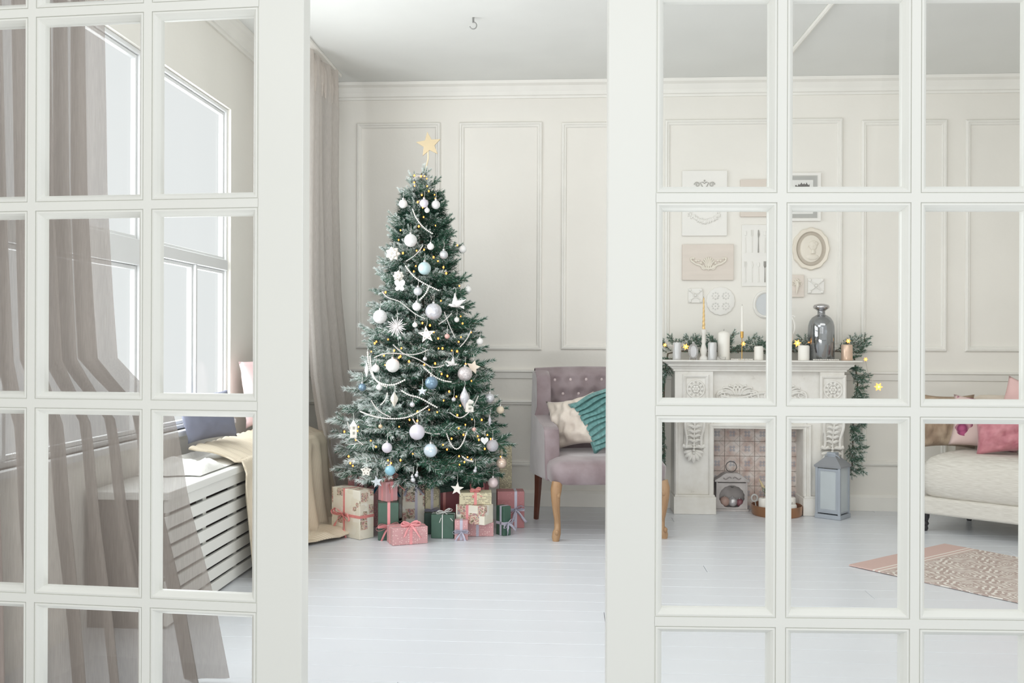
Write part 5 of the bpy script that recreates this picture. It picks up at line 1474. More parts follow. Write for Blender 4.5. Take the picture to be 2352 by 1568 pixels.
BALLS = [
 (926, 468, 10, 'white', 'white bauble at the upper left near the tree top'),
 (974, 467, 10, 'lilac', 'lilac white bauble in the middle just below the tree top'),
 (981, 483, 6, 'white', 'tiny white bauble touching the lilac one below the tree top'),
 (1001, 470, 10, 'frost', 'snowball bauble at the upper right near the tree top'),
 (943, 552, 15, 'frost', 'large frosted white bauble in the upper third of the tree'),
 (975, 616, 15, 'mint', 'pale blue bauble in the middle of the upper half of the tree'),
 (1019, 585, 10, 'silver', 'silver bauble above right of the pale blue one'),
 (1063, 572, 9, 'white', 'white bauble at the right rim of the upper tree'),
 (989, 566, 8, 'white', 'small white bauble between the frosted and the silver one in the upper tree'),
 (960, 669, 10, 'silver', 'silver bauble below the pale blue one'),
 (957, 704, 10, 'white', 'small chalk white bauble left of the big mottled silver one'),
 (996, 715, 19, 'mottle', 'big mottled silver bauble in the middle of the tree'),
 (873, 727, 16, 'frost', 'beaded white bauble at the left rim beside the starburst'),
 (1049, 734, 6, 'white', 'small white bauble under the white bird'),
 (1027, 772, 6, 'rose', 'small rose bauble to the right of the wooden star'),
 (1102, 784, 8, 'white', 'white bauble hanging at the right rim above the chair rail'),
 (953, 746, 6, 'white', 'tiny white bauble between the starburst and the wooden star'),
 (1075, 665, 8, 'white', 'white bauble at the right rim above the white bird'),
 (863, 846, 9, 'white', 'white bauble beside the ribbed one at the left'),
 (991, 879, 15, 'steel', 'steel blue glossy bauble in the middle of the lower half'),
 (1068, 858, 17, 'glit', 'glittering silver bauble at the right beside the cream star'),
 (976, 824, 5, 'silver', 'tiny silver bauble under the long bead string in mid tree'),
 (871, 889, 7, 'white', 'small white bauble on the bead strings at the left'),
 (832, 889, 9, 'steel', 'blue silver bauble at the far left rim of the lower half'),
 (1125, 914, 11, 'silver', 'silver bauble near the right rim beside the glass drop'),
 (1149, 941, 9, 'cream', 'cream bauble at the far right rim'),
 (947, 929, 6, 'silver', 'tiny silver bauble above the snow covered lilac one'),
 (958, 992, 18, 'lilac', 'large lilac bauble with a snowy base in the lower middle'),
 (889, 1028, 12, 'lilac', 'lilac white bauble at the lower left above the gifts'),
 (989, 1034, 16, 'irid', 'iridescent blue white bauble at the lower middle above the gifts'),
 (874, 979, 5, 'gold', 'tiny gold bauble at the lower left'),
 (1131, 1023, 14, 'grey', 'grey glitter bauble at the lower right beside the heart'),
 (1152, 1063, 12, 'champ', 'champagne bauble glowing at the lower right rim'),
 (1089, 986, 5, 'rose', 'tiny rose bauble among the lights at the lower right'),
 (896, 1080, 12, 'sky', 'sky blue bauble hanging low over the pink gift with the blue ribbon'),
 (1132, 1108, 12, 'pink', 'pearl pink bauble hanging lowest at the right over the gifts'),
 (1042, 917, 5, 'silver', 'tiny mirror bauble left of the glass drop'),
]
for b_ in BALLS: ball(*b_)
ball(902, 839, 16, 'white', 'ribbed white bauble with swirling bands at the left of the tree', ribs=True)

def hung(name, px, py, label, cat, size_px, out=1.04, turn=0.0):
    d = tsurf(px, py, out)-0.01
    p_ = ray(px, py, d)
    o = thing(name, label, cat, tuple(p_), YAW+turn)
    MB().tube([(0, 0, size_px/FPX*d*0.9), (0.003, 0.006, size_px/FPX*d+0.02), (0, 0.015, size_px/FPX*d+0.04)], 0.001, 4).build('hanger', M_thread, o)
    return o, d/FPX
M_woodw = mat('whitewashed_wood', (236, 232, 224), 0.75, var=0.04, vscale=20)
def wooden_star(px, py, R, label, m=M_woodw, rot=PI/2, th=0.012, holes=True, inner=0.42, name='star_ornament'):
    o, s_ = hung(name, px, py, label, 'star ornament', R)
    MB().prism(star_outline(R*s_, R*s_*inner, 5, rot), facing(Vector((0, 0.004, 0))), th).build('star_body', m, o, bevel=0.0025)
    if holes:
        mb = MB()
        for k in range(5):
            a_ = rot+2*PI*k/5
            mb.prism([(R*s_*0.42*math.cos(a_)+0.0035*math.cos(t*PI/4), R*s_*0.42*math.sin(a_)+0.0035*math.sin(t*PI/4)) for t in range(8)], facing(Vector((0, 0.0035-th, 0))), 0.001)
        mb.build('drilled_holes', mat('hole_brown', (130, 118, 104), 0.9), o)
    return o
wooden_star(980, 768, 21, 'whitewashed wooden star with drilled dots in the middle of the tree', rot=PI/2+0.12)
wooden_star(841, 1081, 14, 'cream wooden star with etched lines hanging at the lower left', inner=0.58)
wooden_star(1050, 1122, 16, 'white wooden star on a twine loop hanging over the gifts', holes=False, rot=PI/2-0.1)
wooden_star(1087, 843, 17, 'cream wooden star at the right rim of the tree', mat('cream_wood', (226, 214, 198), 0.7), rot=PI/2-0.25, holes=False, inner=0.5)
wooden_star(866, 1106, 15, 'silver glitter star hanging in front of the pink gift with the blue ribbon', mat('silver_glitter', (200, 206, 212), 0.4, 0.4, var=0.2, vscale=120), rot=PI/2+0.2, holes=False)
wooden_star(970, 898, 12, 'small silver star under the steel blue bauble', mat('silver_glitter', (200, 206, 212)), holes=False)
# twine of the low star
o, s_ = hung('star_ornament', 911, 750, 'white starburst ornament with long thin rays at the left', 'star ornament', 24, out=1.10)
mb = MB(); rr = random.Random(9)
for k in range(22):
    a_ = 2*PI*k/22; el = (k % 3-1)*0.5
    L_ = (25 if k % 2 else 19)*s_
    dv = Vector((math.cos(a_)*math.cos(el), -abs(math.sin(el))*0.6-0.05, math.sin(a_)*math.cos(el))).normalized()
    mb.tube([(0, 0, 0), tuple(dv*L_*0.75), tuple(dv*L_)], [0.0022, 0.0036, 0.001], 5)
mb.sph((0, -0.005, 0), 0.011, 10, 6)
mb.build('rays', mat('silver_white_glitter', (226, 222, 222), 0.5, 0.15), o, smooth=True)
# flowers
def flower(px, py, R, label, n=7):
    o, s_ = hung('flower_ornament', px, py, label, 'flower ornament', R*0.6, out=1.08)
    for lay in range(2):
        for k in range(n):
            a_ = 2*PI*(k+0.5*lay)/n; r_ = R*s_*(1-0.35*lay)
            mb = MB()
            def pf_(u, v, a_=a_, r_=r_, lay=lay):
                t = u; w_ = (v-0.5)*r_*0.75*math.sin(PI*(0.12+0.85*t))
                return (t*r_*math.cos(a_)-w_*math.sin(a_), -0.012*lay-0.018*math.sin(PI*t*0.8)-0.010*(1-abs(2*v-1)), t*r_*math.sin(a_)+w_*math.cos(a_))
            mb.grid(pf_, 6, 5); mb.build('petal', M_woodw, o, smooth=True, angle=180, solid=0.0012)
    MB().sph((0, -0.028, 0), 0.006, 8, 6).build('flower_centre', mat('silver_bead', (200, 198, 194), 0.3, 0.5), o, smooth=True)
flower(903, 583, 17, 'large white poinsettia flower at the upper left rim of the tree')
flower(916, 634, 13, 'white paper rose above the white butterfly', 8)
# birds and angels
M_feather = mat('white_feather', (234, 232, 230), 0.85, var=0.04, vscale=60)
def bird(px, py, S, label, flip=1, name='bird_ornament'):
    o, s_ = hung(name, px, py, label, 'bird ornament', S*0.9, out=1.12)
    k = S*s_*flip
    mb = MB(); mb.tube([(-0.42*k, 0, -0.05*S*s_), (-0.2*k, 0, -0.02*S*s_), (0.12*k, 0, -0.06*S*s_), (0.45*k, 0.0, -0.16*S*s_)], [0.10*S*s_, 0.17*S*s_, 0.13*S*s_, 0.03*S*s_], 12)
    mb.sph((-0.46*k, 0, 0.0), 0.115*S*s_, 12, 8)
    mb.build('body', M_feather, o, smooth=True)
    MB().tube([(-0.55*k, 0, 0.0), (-0.68*k, 0, -0.01)], [0.004, 0.0006], 6).build('beak', mat('beak_grey', (150, 140, 130), 0.6), o)
    for (dx, dz, lean) in ((-0.05, 1.0, 0), (0.95, 0.45, 1)):
        mb = MB()
        def wf(u, v, dx=dx, dz=dz):
            ax_ = Vector((dx*k, 0.02*(-1 if lean else 1), dz*S*s_)); pr = Vector((-dz*S*s_*0.0-0.0, 0, 0)); n_ = Vector((ax_.z, 0, -ax_.x)).normalized()
            wd = 0.55*S*s_*(1-u)**0.5*(0.5+0.5*math.sin(PI*min(1, u+0.25)))
            return tuple(ax_*u+n_*(v-0.5)*wd+Vector((0, -0.01*math.sin(PI*v)-0.01, 0)))
        mb.grid(wf, 10, 6); mb.build('wing', M_feather, o, smooth=True, angle=180, solid=0.003)
    mb = MB(); mb.grid(lambda u, v: ((0.35+0.4*u)*k, -0.002, (-0.12-0.10*u)*S*s_+(v-0.5)*0.22*S*s_*(0.4+u)), 4, 4)
    mb.build('tail', M_feather, o, smooth=True, solid=0.002)
bird(1046, 700, 27, 'white dove ornament with raised wings at the right of the tree')
bird(1040, 836, 17, 'small grey white bird ornament above the glittering silver bauble', -1)
o, s_ = hung('butterfly_ornament', 919, 657, 'white butterfly ornament below the paper rose', 'butterfly ornament', 12, out=1.10)
for sx in (-1, 1):
    for (dz, L_) in ((0.8, 16), (-0.7, 13)):
        mb = MB()
        def bf(u, v, sx=sx, dz=dz, L_=L_):
            L2 = L_*s_; n_ = Vector((dz, 0, -sx*0.7)).normalized(); ax_ = Vector((sx*0.65, 0, dz)).normalized()
            return tuple(ax_*u*L2+n_*(v-0.5)*L2*0.8*math.sin(PI*(0.15+0.7*u))+Vector((0, -0.010-0.012*u, 0)))
        mb.grid(bf, 7, 6); mb.build('wing', M_feather, o, smooth=True, angle=180, solid=0.0015)
MB().tube([(0, -0.012, -0.02), (0, -0.014, 0.0), (0, -0.012, 0.022)], [0.002, 0.005, 0.003], 7).build('body', M_feather, o, smooth=True)
# drops, diamond, icicles
def drop(px, py, w_, h_, label, m, facets=16, name='drop_ornament'):
    o, s_ = hung(name, px, py, label, 'drop ornament', h_, out=1.05)
    w2, h2 = w_*s_, h_*s_
    MB().lathe([(0.0008, -h2), (w2*0.4, -h2*0.62), (w2*0.85, -h2*0.25), (w2, 0.05*h2), (w2*0.85, h2*0.35), (w2*0.4, h2*0.72), (0.003, h2)], (0, -0.01, 0), facets).build('drop', m, o, smooth=facets > 10)
    MB().lathe([(0.004, 0), (0.004, 0.006), (0.002, 0.008)], (0, -0.01, h2-0.003), 8).build('cap', M_cap, o)
drop(1067, 914, 11, 25, 'long oval silver glass drop at the right of the tree', OM['mottle'])
drop(906, 917, 9, 17, 'pale faceted diamond drop at the left of the lower half', mat('pale_facet', (222, 218, 206), 0.35, 0.1), 4)
drop(843, 850, 5, 16, 'white icicle drop at the left rim under the bead strings', OM['white'], 6)
drop(1125, 966, 4, 12, 'grey icicle drop at the right rim', OM['grey'], 6)
# little houses
def house(px, py, w_, h_, label, tall=0.6):
    o, s_ = hung('house_ornament', px, py, label, 'house ornament', h_, out=1.06, turn=0.3)
    w2, h2 = w_*s_, h_*s_
    MB().box(-w2, w2, -0.012, 0.012, -h2, h2*tall*0.5).build('house_walls', M_woodw, o, bevel=0.001)
    MB().prism([(-w2*1.2, h2*tall*0.5), (w2*1.2, h2*tall*0.5), (0, h2)], facing(Vector((0, 0.014, 0))), 0.028).build('roof', mat('snowy_roof', (240, 238, 234), 0.8), o)
    mb = MB()
    for j in range(2): mb.box(-w2*0.35, w2*0.35, -0.0135, -0.012, -h2*0.6+j*h2*0.6, -h2*0.3+j*h2*0.6)
    mb.build('house_window', mat('window_grey', (160, 160, 150), 0.6), o)
house(812, 985, 7, 20, 'white wooden house ornament at the lower left rim')
house(1078, 931, 9, 15, 'white tag shaped house ornament beside the glass drop', 1.2)
# heart
o, s_ = hung('heart_ornament', 1113, 1011, 'white heart ornament at the lower right beside the grey bauble', 'heart ornament', 11, out=1.08)
hp = []
for i in range(30):
    t = 2*PI*i/30; hp.append((0.72*11*s_*(16*math.sin(t)**3)/16*1.15, 0.72*11*s_*(13*math.cos(t)-5*math.cos(2*t)-2*math.cos(3*t)-math.cos(4*t))/13))
MB().prism(hp, facing(Vector((0, 0.0, 0))), 0.014).build('heart', OM['frost'], o, bevel=0.004)
# snowmen
def snowman(px, py, S, label, flip=1):
    o, s_ = hung('snowman_ornament', px, py, label, 'snowman ornament', S, out=1.04)
    k = S*s_
    MB().sph((0, -0.008, -0.42*k), 0.56*k, 12, 8).build('body', OM['silver'], o, smooth=True)
    MB().sph((0.18*k*flip, -0.010, 0.34*k), 0.36*k, 12, 8).build('head', OM['silver'], o, smooth=True)
    MB().lathe([(0.30*k, 0), (0.30*k, 0.06*k), (0.2*k, 0.08*k), (0.18*k, 0.3*k)], (0.18*k*flip, -0.010, 0.62*k), 12).build('hat', M_cap, o, smooth=True, angle=40)
snowman(949, 1097, 10, 'small mirrored snowman at the lower middle, the lower of the close pair', -1)
snowman(957, 1087, 8, 'small mirrored snowman at the lower middle, the upper of the close pair', 1)
snowman(1091, 1077, 8, 'small pearly snowman hanging at the lower right')

# ---------------------------------------------------------------- bead garlands
def smooth_path(pts, n=5):
    out = []
    P_ = [pts[0]]+list(pts)+[pts[-1]]
    for i in range(1, len(P_)-2):
        for k in range(n):
            t = k/n; a_, b_, c_, d_ = P_[i-1], P_[i], P_[i+1], P_[i+2]
            out.append(tuple(0.5*((2*b_[j])+(-a_[j]+c_[j])*t+(2*a_[j]-5*b_[j]+4*c_[j]-d_[j])*t*t+(-a_[j]+3*b_[j]-3*c_[j]+d_[j])*t**3) for j in range(2)))
    out.append(pts[-1]); return out
M_bead = mat('pearly_bead', (232, 230, 224), 0.3, 0.05, var=0.03, coat=0.4)
M_beads = mat('silver_bead2', (214, 212, 208), 0.3, 0.3)
GARL = [
 ([(948, 412), (957, 405), (968, 403), (980, 406)], 1.5, 'short bead string near the very top of the tree'),
 ([(947, 478), (955, 500), (975, 525), (995, 537)], 2.2, 'bead string slanting right below the topmost baubles'),
 ([(972, 562), (958, 583), (932, 600)], 1.7, 'bead string between the frosted and the pale blue bauble'),
 ([(930, 608), (947, 632), (972, 650), (1010, 668)], 2.4, 'white bead string passing left under the pale blue bauble'),
 ([(986, 655), (978, 675), (962, 690)], 2.4, 'short run of larger beads above the big mottled bauble'),
 ([(877, 668), (890, 684), (915, 690), (935, 706), (955, 722), (977, 732)], 1.8, 'bead string running from the left rim to the big mottled bauble'),
 ([(1038, 718), (1025, 733), (1008, 744)], 1.8, 'short bead string beside the white dove'),
 ([(1020, 715), (1031, 745), (1046, 777)], 1.7, 'bead string falling to the small rose bauble'),
 ([(858, 822), (880, 812), (910, 811), (945, 815), (968, 810), (984, 802)], 1.9, 'bead string crossing above the ribbed white bauble'),
 ([(902, 790), (925, 812), (955, 822), (975, 833), (990, 843), (1005, 843), (1020, 838)], 1.9, 'bead string from the starburst to the dark hollow in mid tree'),
 ([(844, 805), (848, 842), (858, 868), (878, 882), (905, 884), (930, 872)], 2.6, 'outer bead string looping round the left rim'),
 ([(850, 815), (853, 850), (866, 878), (888, 888)], 2.2, 'inner bead string looping round the left rim'),
 ([(972, 842), (995, 863), (1018, 874), (1038, 877)], 2.4, 'bead string to the right of the steel blue bauble'),
 ([(1082, 758), (1072, 780), (1056, 797)], 1.9, 'bead string at the right rim below the dove'),
 ([(920, 895), (940, 908), (960, 911), (985, 925), (1005, 936)], 2.5, 'thick bead string under the small silver star'),
 ([(852, 918), (868, 943), (898, 958)], 2.0, 'bead string at the lower left, inner curve'),
 ([(826, 944), (860, 957), (905, 962), (945, 956), (985, 931)], 2.2, 'longest bead string sweeping across the lower half'),
 ([(947, 960), (962, 983), (983, 995), (1012, 996)], 2.0, 'bead string lying over the large lilac bauble'),
 ([(1032, 946), (1050, 959), (1065, 957), (1085, 938), (1099, 908)], 1.8, 'bead string hanging below the glass drop'),
 ([(1025, 993), (1034, 1018), (1048, 1033), (1062, 1020), (1072, 992)], 2.1, 'bead string hanging in a deep loop at the lower right'),
 ([(1060, 1046), (1072, 1056), (1086, 1059)], 2.4, 'short bead string near the pearly snowman'),
 ([(890, 900), (887, 916), (873, 931)], 2.2, 'short bead string beside the faceted diamond drop'),
 ([(798, 968), (808, 1000), (835, 1022)], 1.8, 'bead string by the house ornament at the lower left rim'),
]
for pts, rp, lb in GARL:
    sp = smooth_path(pts, 5)
    P3_ = []
    for i, q in enumerate(sp):
        t = i/(len(sp)-1)
        d = tsurf(q[0], q[1], 1.03+0.03*math.sin(PI*t))-0.01
        P3_.append(ray(q[0], q[1], d))
    for _ in range(6):
        P3_ = [P3_[0]]+[(P3_[i-1]+P3_[i]*2+P3_[i+1])/4 if True else 0 for i in range(1, len(P3_)-1)]+[P3_[-1]]
    r_ = rp/FPX*5.7*0.92
    mb = pearls(P3_, r_, r_*2.15)
    mb.tube(P3_, r_*0.25, 4)
    tag(mb.build('bead_garland', M_bead if rp > 2 else M_beads, smooth=True), lb, 'bead garland')

# ---------------------------------------------------------------- fairy lights
def c1(x, y): return (740+x/3.92, 280+y/3.92)
def c2(x, y): return (740+x/4.704, 640+y/4.704)
def c3(x, y): return (740+x/4.612, 940+y/4.612)
LTS = [c1(*q) for q in ((830,482),(828,545),(832,575),(942,510),(945,578),(960,622),(897,657),(1012,655),(1018,690),(860,720),(913,856),(705,975),(688,1062),(727,1180),(850,1158),(917,1150),(1217,1110),(1042,1252),(1092,1308),(1117,1362),(825,1345),(843,1297),(570,1532),(1235,1475),(1020,932),(1003,1217),(920,488),(890,488),(905,770),(870,940))]
LTS += [c2(*q) for q in ((685,148),(1283,238),(1497,405),(1517,482),(1083,478),(1165,503),(1207,577),(1253,645),(1607,577),(1475,680),(1500,630),(712,655),(585,678),(567,697),(530,787),(855,750),(777,775),(1300,752),(1258,752),(1400,775),(1458,783),(845,838),(828,852),(680,932),(938,892),(1103,928),(1220,915),(1290,1028),(1353,1050),(1612,1103),(1372,1217),(1312,1315),(1450,1272),(1460,1473),(1030,1435),(1155,1415),(1243,1440),(668,830),(1550,920),(1490,1370))]
LTS += [c3(*q) for q in ((385,185),(375,227),(235,235),(357,320),(815,183),(925,110),(1007,120),(1587,105),(1690,110),(1517,162),(1447,200),(1497,268),(1370,310),(1280,375),(1322,424),(1660,322),(1785,312),(1722,417),(1648,283),(1750,270),(960,470),(830,538),(730,568),(700,597),(280,497),(298,568),(325,597),(515,330),(697,540),(1540,505),(1580,530),(1507,557),(1455,585),(1450,495),(570,395),(1890,500))]
fl_ = thing('fairy_lights', 'string of warm orange fairy lights wound round the Christmas tree', 'string lights', (TC.x, TC.y, 0.3))
bulb0 = None; P0 = MAT_OF[fl_.name].translation; lp = []
for i, (px, py) in enumerate(LTS):
    p_ = ray(px, py, tsurf(px, py, 1.01)-0.012)
    lp.append(p_)
    if bulb0 is None:
        bulb0 = MB().sph((0, 0, 0), (0.0042, 0.0042, 0.0055), 10, 7).build('bulb', mat('orange_bulb', (255, 176, 96), 0.4, emit=(255, 128, 46), estr=4.2), fl_, smooth=True)
        bulb0.location = p_-P0; b_ = bulb0
    else:
        b_ = share(bulb0, 'bulb', fl_, p_-P0)
    s_ = rnd.uniform(0.85, 1.4); b_.scale = (s_, s_, s_)
mb = MB(); order = sorted(range(len(lp)), key=lambda i: -lp[i].z)
prev = None
for i in order:
    a_ = lp[i]
    inn = Vector((a_.x+(TC.x-a_.x)*0.22, a_.y+(TC.y-a_.y)*0.22, a_.z+0.015))
    mb.tube([a_+Vector((0, 0.006, 0.003)), inn], 0.0011, 4)
    if prev is not None and (prev-inn).length < 0.3: mb.tube([prev, inn], 0.0011, 4)
    prev = inn
mb.build('wire', mat('green_wire', (52, 72, 56), 0.6), fl_, world=True)
# ---------------------------------------------------------------- gifts
def dotfn(base, dot, scale, dens):
    def f(N, L, v):
        vo = N.new('ShaderNodeTexVoronoi'); vo.inputs['Scale'].default_value = scale; vo.inputs['Randomness'].default_value = 0.55; L.new(v, vo.inputs[0])
        k = mth(N, L, 'LESS_THAN', vo.outputs['Distance'], dens)
        return mixc(N, L, k, base, dot)
    return f
def vintagefn(scale, seed):
    def f(N, L, v):
        mp = N.new('ShaderNodeMapping'); mp.inputs['Location'].default_value = (seed, seed*0.7, seed*1.3); L.new(v, mp.inputs[0])
        vo = N.new('ShaderNodeTexVoronoi'); vo.inputs['Scale'].default_value = scale; vo.distance = 'CHEBYCHEV'; L.new(mp.outputs[0], vo.inputs[0])
        n1 = N.new('ShaderNodeTexNoise'); n1.inputs['Scale'].default_value = scale*4.5; n1.inputs['Detail'].default_value = 6; L.new(mp.outputs[0], n1.inputs[0])
        s = N.new('ShaderNodeSeparateColor'); L.new(vo.outputs['Color'], s.inputs[0])
        pic = ramp(N, L, n1.outputs[0], [(0.30, (86, 84, 72)), (0.42, (168, 150, 126)), (0.50, (222, 214, 196)), (0.58, (186, 120, 108)), (0.68, (146, 158, 166))])
        base = ramp(N, L, s.outputs[1], [(0, (232, 228, 212)), (0.6, (222, 216, 198)), (1, (236, 234, 224))])
        k = mth(N, L, 'MULTIPLY', mth(N, L, 'LESS_THAN', vo.outputs['Distance'], 0.40), mth(N, L, 'GREATER_THAN', s.outputs[0], 0.22))
        return mixc(N, L, k, base, pic)
    return f
def newsfn(N, L, v):
    mp = N.new('ShaderNodeMapping'); L.new(v, mp.inputs[0])
    w = N.new('ShaderNodeTexWave'); w.bands_direction = 'Z'; w.inputs['Scale'].default_value = 34; w.inputs['Distortion'].default_value = 0.0; L.new(mp.outputs[0], w.inputs[0])
    n1 = N.new('ShaderNodeTexNoise'); n1.inputs['Scale'].default_value = 90; L.new(mp.outputs[0], n1.inputs[0])
    n2 = N.new('ShaderNodeTexNoise'); n2.inputs['Scale'].default_value = 9; L.new(mp.outputs[0], n2.inputs[0])
    k = mth(N, L, 'MULTIPLY', mth(N, L, 'GREATER_THAN', w.outputs[1], 0.55), mth(N, L, 'GREATER_THAN', n1.outputs[0], 0.47))
    k = mth(N, L, 'MULTIPLY', k, mth(N, L, 'GREATER_THAN', n2.outputs[0], 0.44))
    return mixc(N, L, mth(N, L, 'MULTIPLY', k, 0.7), (214, 206, 176), (104, 98, 84))
PAP = {
 'vint': nodemat('vintage_print_paper', vintagefn(15, 1.0), 0.6),
 'vint2': nodemat('vintage_print_paper_pale', vintagefn(13, 4.2), 0.6),
 'news': nodemat('newspaper_wrap', newsfn, 0.7),
 'dots': nodemat('pink_dotted_paper', dotfn((204, 156, 158), (234, 206, 202), 75, 0.22), 0.55),
 'rdots': nodemat('rose_dotted_paper', dotfn((178, 120, 122), (210, 166, 162), 85, 0.2), 0.55),
 'pink': mat('plain_pink_paper', (210, 160, 164), 0.5, var=0.05, vscale=9, bump=0.1, bscale=16),
 'green': mat('dark_green_paper', (66, 98, 84), 0.42, var=0.10, vscale=10, bump=0.12, bscale=16),
 'dgreen': mat('deep_green_paper', (30, 58, 48), 0.5, var=0.1),
 'red': mat('dusky_red_paper', (150, 82, 88), 0.55, var=0.08),
}
RIB = {
 'coral': mat('coral_satin', (222, 142, 138), 0.3, var=0.08, vscale=30, sheen=0.3),
 'pink': mat('pink_satin', (232, 154, 158), 0.3, var=0.06, vscale=30, sheen=0.3),
 'silver': mat('silver_satin', (190, 188, 204), 0.3, var=0.06, vscale=30, sheen=0.3),
 'blue': mat('petrol_blue_satin', (30, 94, 122), 0.3, var=0.15, vscale=30),
 'white': mat('white_cord', (224, 224, 222), 0.7),
 'tinsel': mat('grey_tinsel', (172, 164, 166), 0.5, 0.2, var=0.2, vscale=90),
}
def strip(mb, pts, wdir, w, th=0.0009):
    # flat ribbon through pts, wdir(i) gives the width direction
    vs = []; n = len(pts)
    for i, p_ in enumerate(pts):
        d_ = Vector(wdir(i) if callable(wdir) else wdir).normalized()*w*0.5
        vs += [Vector(p_)-d_, Vector(p_)+d_]
    mb.add(vs, [(2*i, 2*i+1, 2*i+3, 2*i+2) for i in range(n-1)])
def bow(par, T, size, w, m, tails=((-0.9, -1.3), (0.7, -1.5)), loops=2):
    # in the local xy plane of T, facing +z
    mb = MB(); mb.T = T
    for s_ in (-1, 1):
        for lay in range(loops):
            k = size*(1-0.22*lay); tilt = 0.30*lay-0.12
            pts = []
            for i in range(15):
                t = i/14*2*PI
                x = k*0.5*(1-math.cos(t)); y = k*0.26*math.sin(t)*(0.5+0.5*(1-math.cos(t))/2)+x*tilt
                pts.append((s_*x, y+0.10*k, 0.004+0.25*k*math.sin(t/2)+0.002*lay))
            strip(mb, pts, lambda i: (0.0, 0.35, 1.0), w)
    mb.sph((0, 0.0, 0.006), (w*0.42, w*0.42, w*0.35), 10, 6)
    for tx, ty in tails:
        pts = [(size*tx*t, size*ty*t+0.10*size*math.sin(t*5), 0.005+0.16*size*math.sin(PI*t)*0.8) for t in [j/8 for j in range(9)]]
        strip(mb, pts, lambda i: (1.0, 0.25, 0.5 if i < 5 else -0.3), w)
    mb.build('bow', m, par, smooth=True, angle=60, solid=0.0008)
def gift(label, px, py, w, d, h, phi, paper, z0=0.0, depth=None, hrib=None, vrib=None, bowspec=None, tilt=None, wrap='rib', vx=0.5, hz=0.5, cord=False, rib='pink'):
    # px, py: nearest lower corner; phi: turn (deg) of the right-hand face against the picture plane
    if depth is None: q = fl(px, py, z0)
    else: q = ray(px, 784, depth); q.z = z0
    a_ = YAW+math.radians(phi)
    xd = Vector((math.cos(a_), math.sin(a_), 0)); yd = Vector((-math.sin(a_), math.cos(a_), 0))
    c = Vector((q.x, q.y, z0))+xd*w/2+yd*d/2
    o = thing('gift_box', label, 'gift', tuple(c), a_)
    if tilt:
        o.rotation_euler = (math.radians(tilt[0]), math.radians(tilt[1]), a_)
    MB().box(-w/2, w/2, -d/2, d/2, 0.0004, h).build('box', PAP[paper], o, bevel=0.0035, bseg=2)
    # folded paper flap on the side
    e = 0.0012; RW = 0.017 if not cord else 0.005
    m = RIB[rib]
    def band_v(x, along):          # ribbon going round over the top; along 'x': in the plane x=const
        mb = MB(); t = e
        if along == 'y':
            mb.box(x-RW/2, x+RW/2, -d/2-t, -d/2+0.0002, 0.001, h+t); mb.box(x-RW/2, x+RW/2, d/2-0.0002, d/2+t, 0.001, h+t); mb.box(x-RW/2, x+RW/2, -d/2-t, d/2+t, h-0.0002, h+t)
        else:
            mb.box(-w/2-t, -w/2+0.0002, x-RW/2, x+RW/2, 0.001, h+t); mb.box(w/2-0.0002, w/2+t, x-RW/2, x+RW/2, 0.001, h+t); mb.box(-w/2-t, w/2+t, x-RW/2, x+RW/2, h-0.0002, h+t)
        return mb
    for v_ in (vrib or ()):
        k, pos = v_
        band_v(pos*(w if k == 'y' else d), k).build('ribbon', m, o)
    if hrib is not None:
        z = h*hrib; mb = MB()
        mb.box(-w/2-e, w/2+e, -d/2-e, -d/2+.0002, z-RW/2, z+RW/2); mb.box(-w/2-e, w/2+e, d/2-.0002, d/2+e, z-RW/2, z+RW/2)
        mb.box(-w/2-e, -w/2+.0002, -d/2, d/2, z-RW/2, z+RW/2); mb.box(w/2-.0002, w/2+e, -d/2, d/2, z-RW/2, z+RW/2)
        mb.build('ribbon', m, o)
    if bowspec:
        where, bxp, byp, size, roll = bowspec[:5]
        bm_ = RIB[bowspec[5]] if len(bowspec) > 5 else m
        if where == 'front': T = Matrix.Translation((bxp*w, -d/2-0.003, byp*h)) @ Matrix.Rotation(PI/2, 4, 'X') @ Matrix.Rotation(roll, 4, 'Z')
        elif where == 'left': T = Matrix.Translation((-w/2-0.003, bxp*d, byp*h)) @ Matrix.Rotation(-PI/2, 4, 'Z') @ Matrix.Rotation(PI/2, 4, 'X') @ Matrix.Rotation(roll, 4, 'Z')
        else: T = Matrix.Translation((bxp*w, byp*d, h+0.002)) @ Matrix.Rotation(math.radians(38), 4, 'X') @ Matrix.Rotation(roll, 4, 'Z')
        bow(o, T, size, RW*0.95, bm_)
    return o
gift('large vintage print gift with a coral bow, leftmost of the gifts', 826, 1240, 0.11, 0.265, 0.29, 49, 'vint', hrib=0.46, vrib=(('x', 0.05),), bowspec=('left', 0.05, 0.46, 0.085, -0.2), rib='coral')
gift('small rose gift with a grey tinsel ribbon behind the large vintage print one', 799, 1216, 0.095, 0.08, 0.352, 6, 'rdots', vrib=(('y', 0.0),), rib='tinsel', bowspec=('top', 0, 0, 0.03, 0.3))
gift('tall pink dotted gift with a petrol blue bow under the sky blue bauble', 842, 1209, 0.20, 0.12, 0.30, 4, 'dots', vrib=(('y', 0.1),), rib='blue', bowspec=('top', 0.1, -0.2, 0.11, 0.1))
g5 = gift('tall dark green gift with a pink ribbon standing below the small pink one', 868, 1241, 0.122, 0.12, 0.222, 8, 'green', hrib=0.36, vrib=(('y', 0.02),), bowspec=('front', 0.02, 0.36, 0.075, 0.1), rib='pink')
gift('pink gift with a coral bow stacked on the tall dark green one', 888, 1155, 0.082, 0.088, 0.118, 40, 'pink', z0=0.2226, depth=5.70, vrib=(('y', 0.0), ('x', 0.0)), bowspec=('top', 0, 0, 0.07, 0.2, 'coral'))
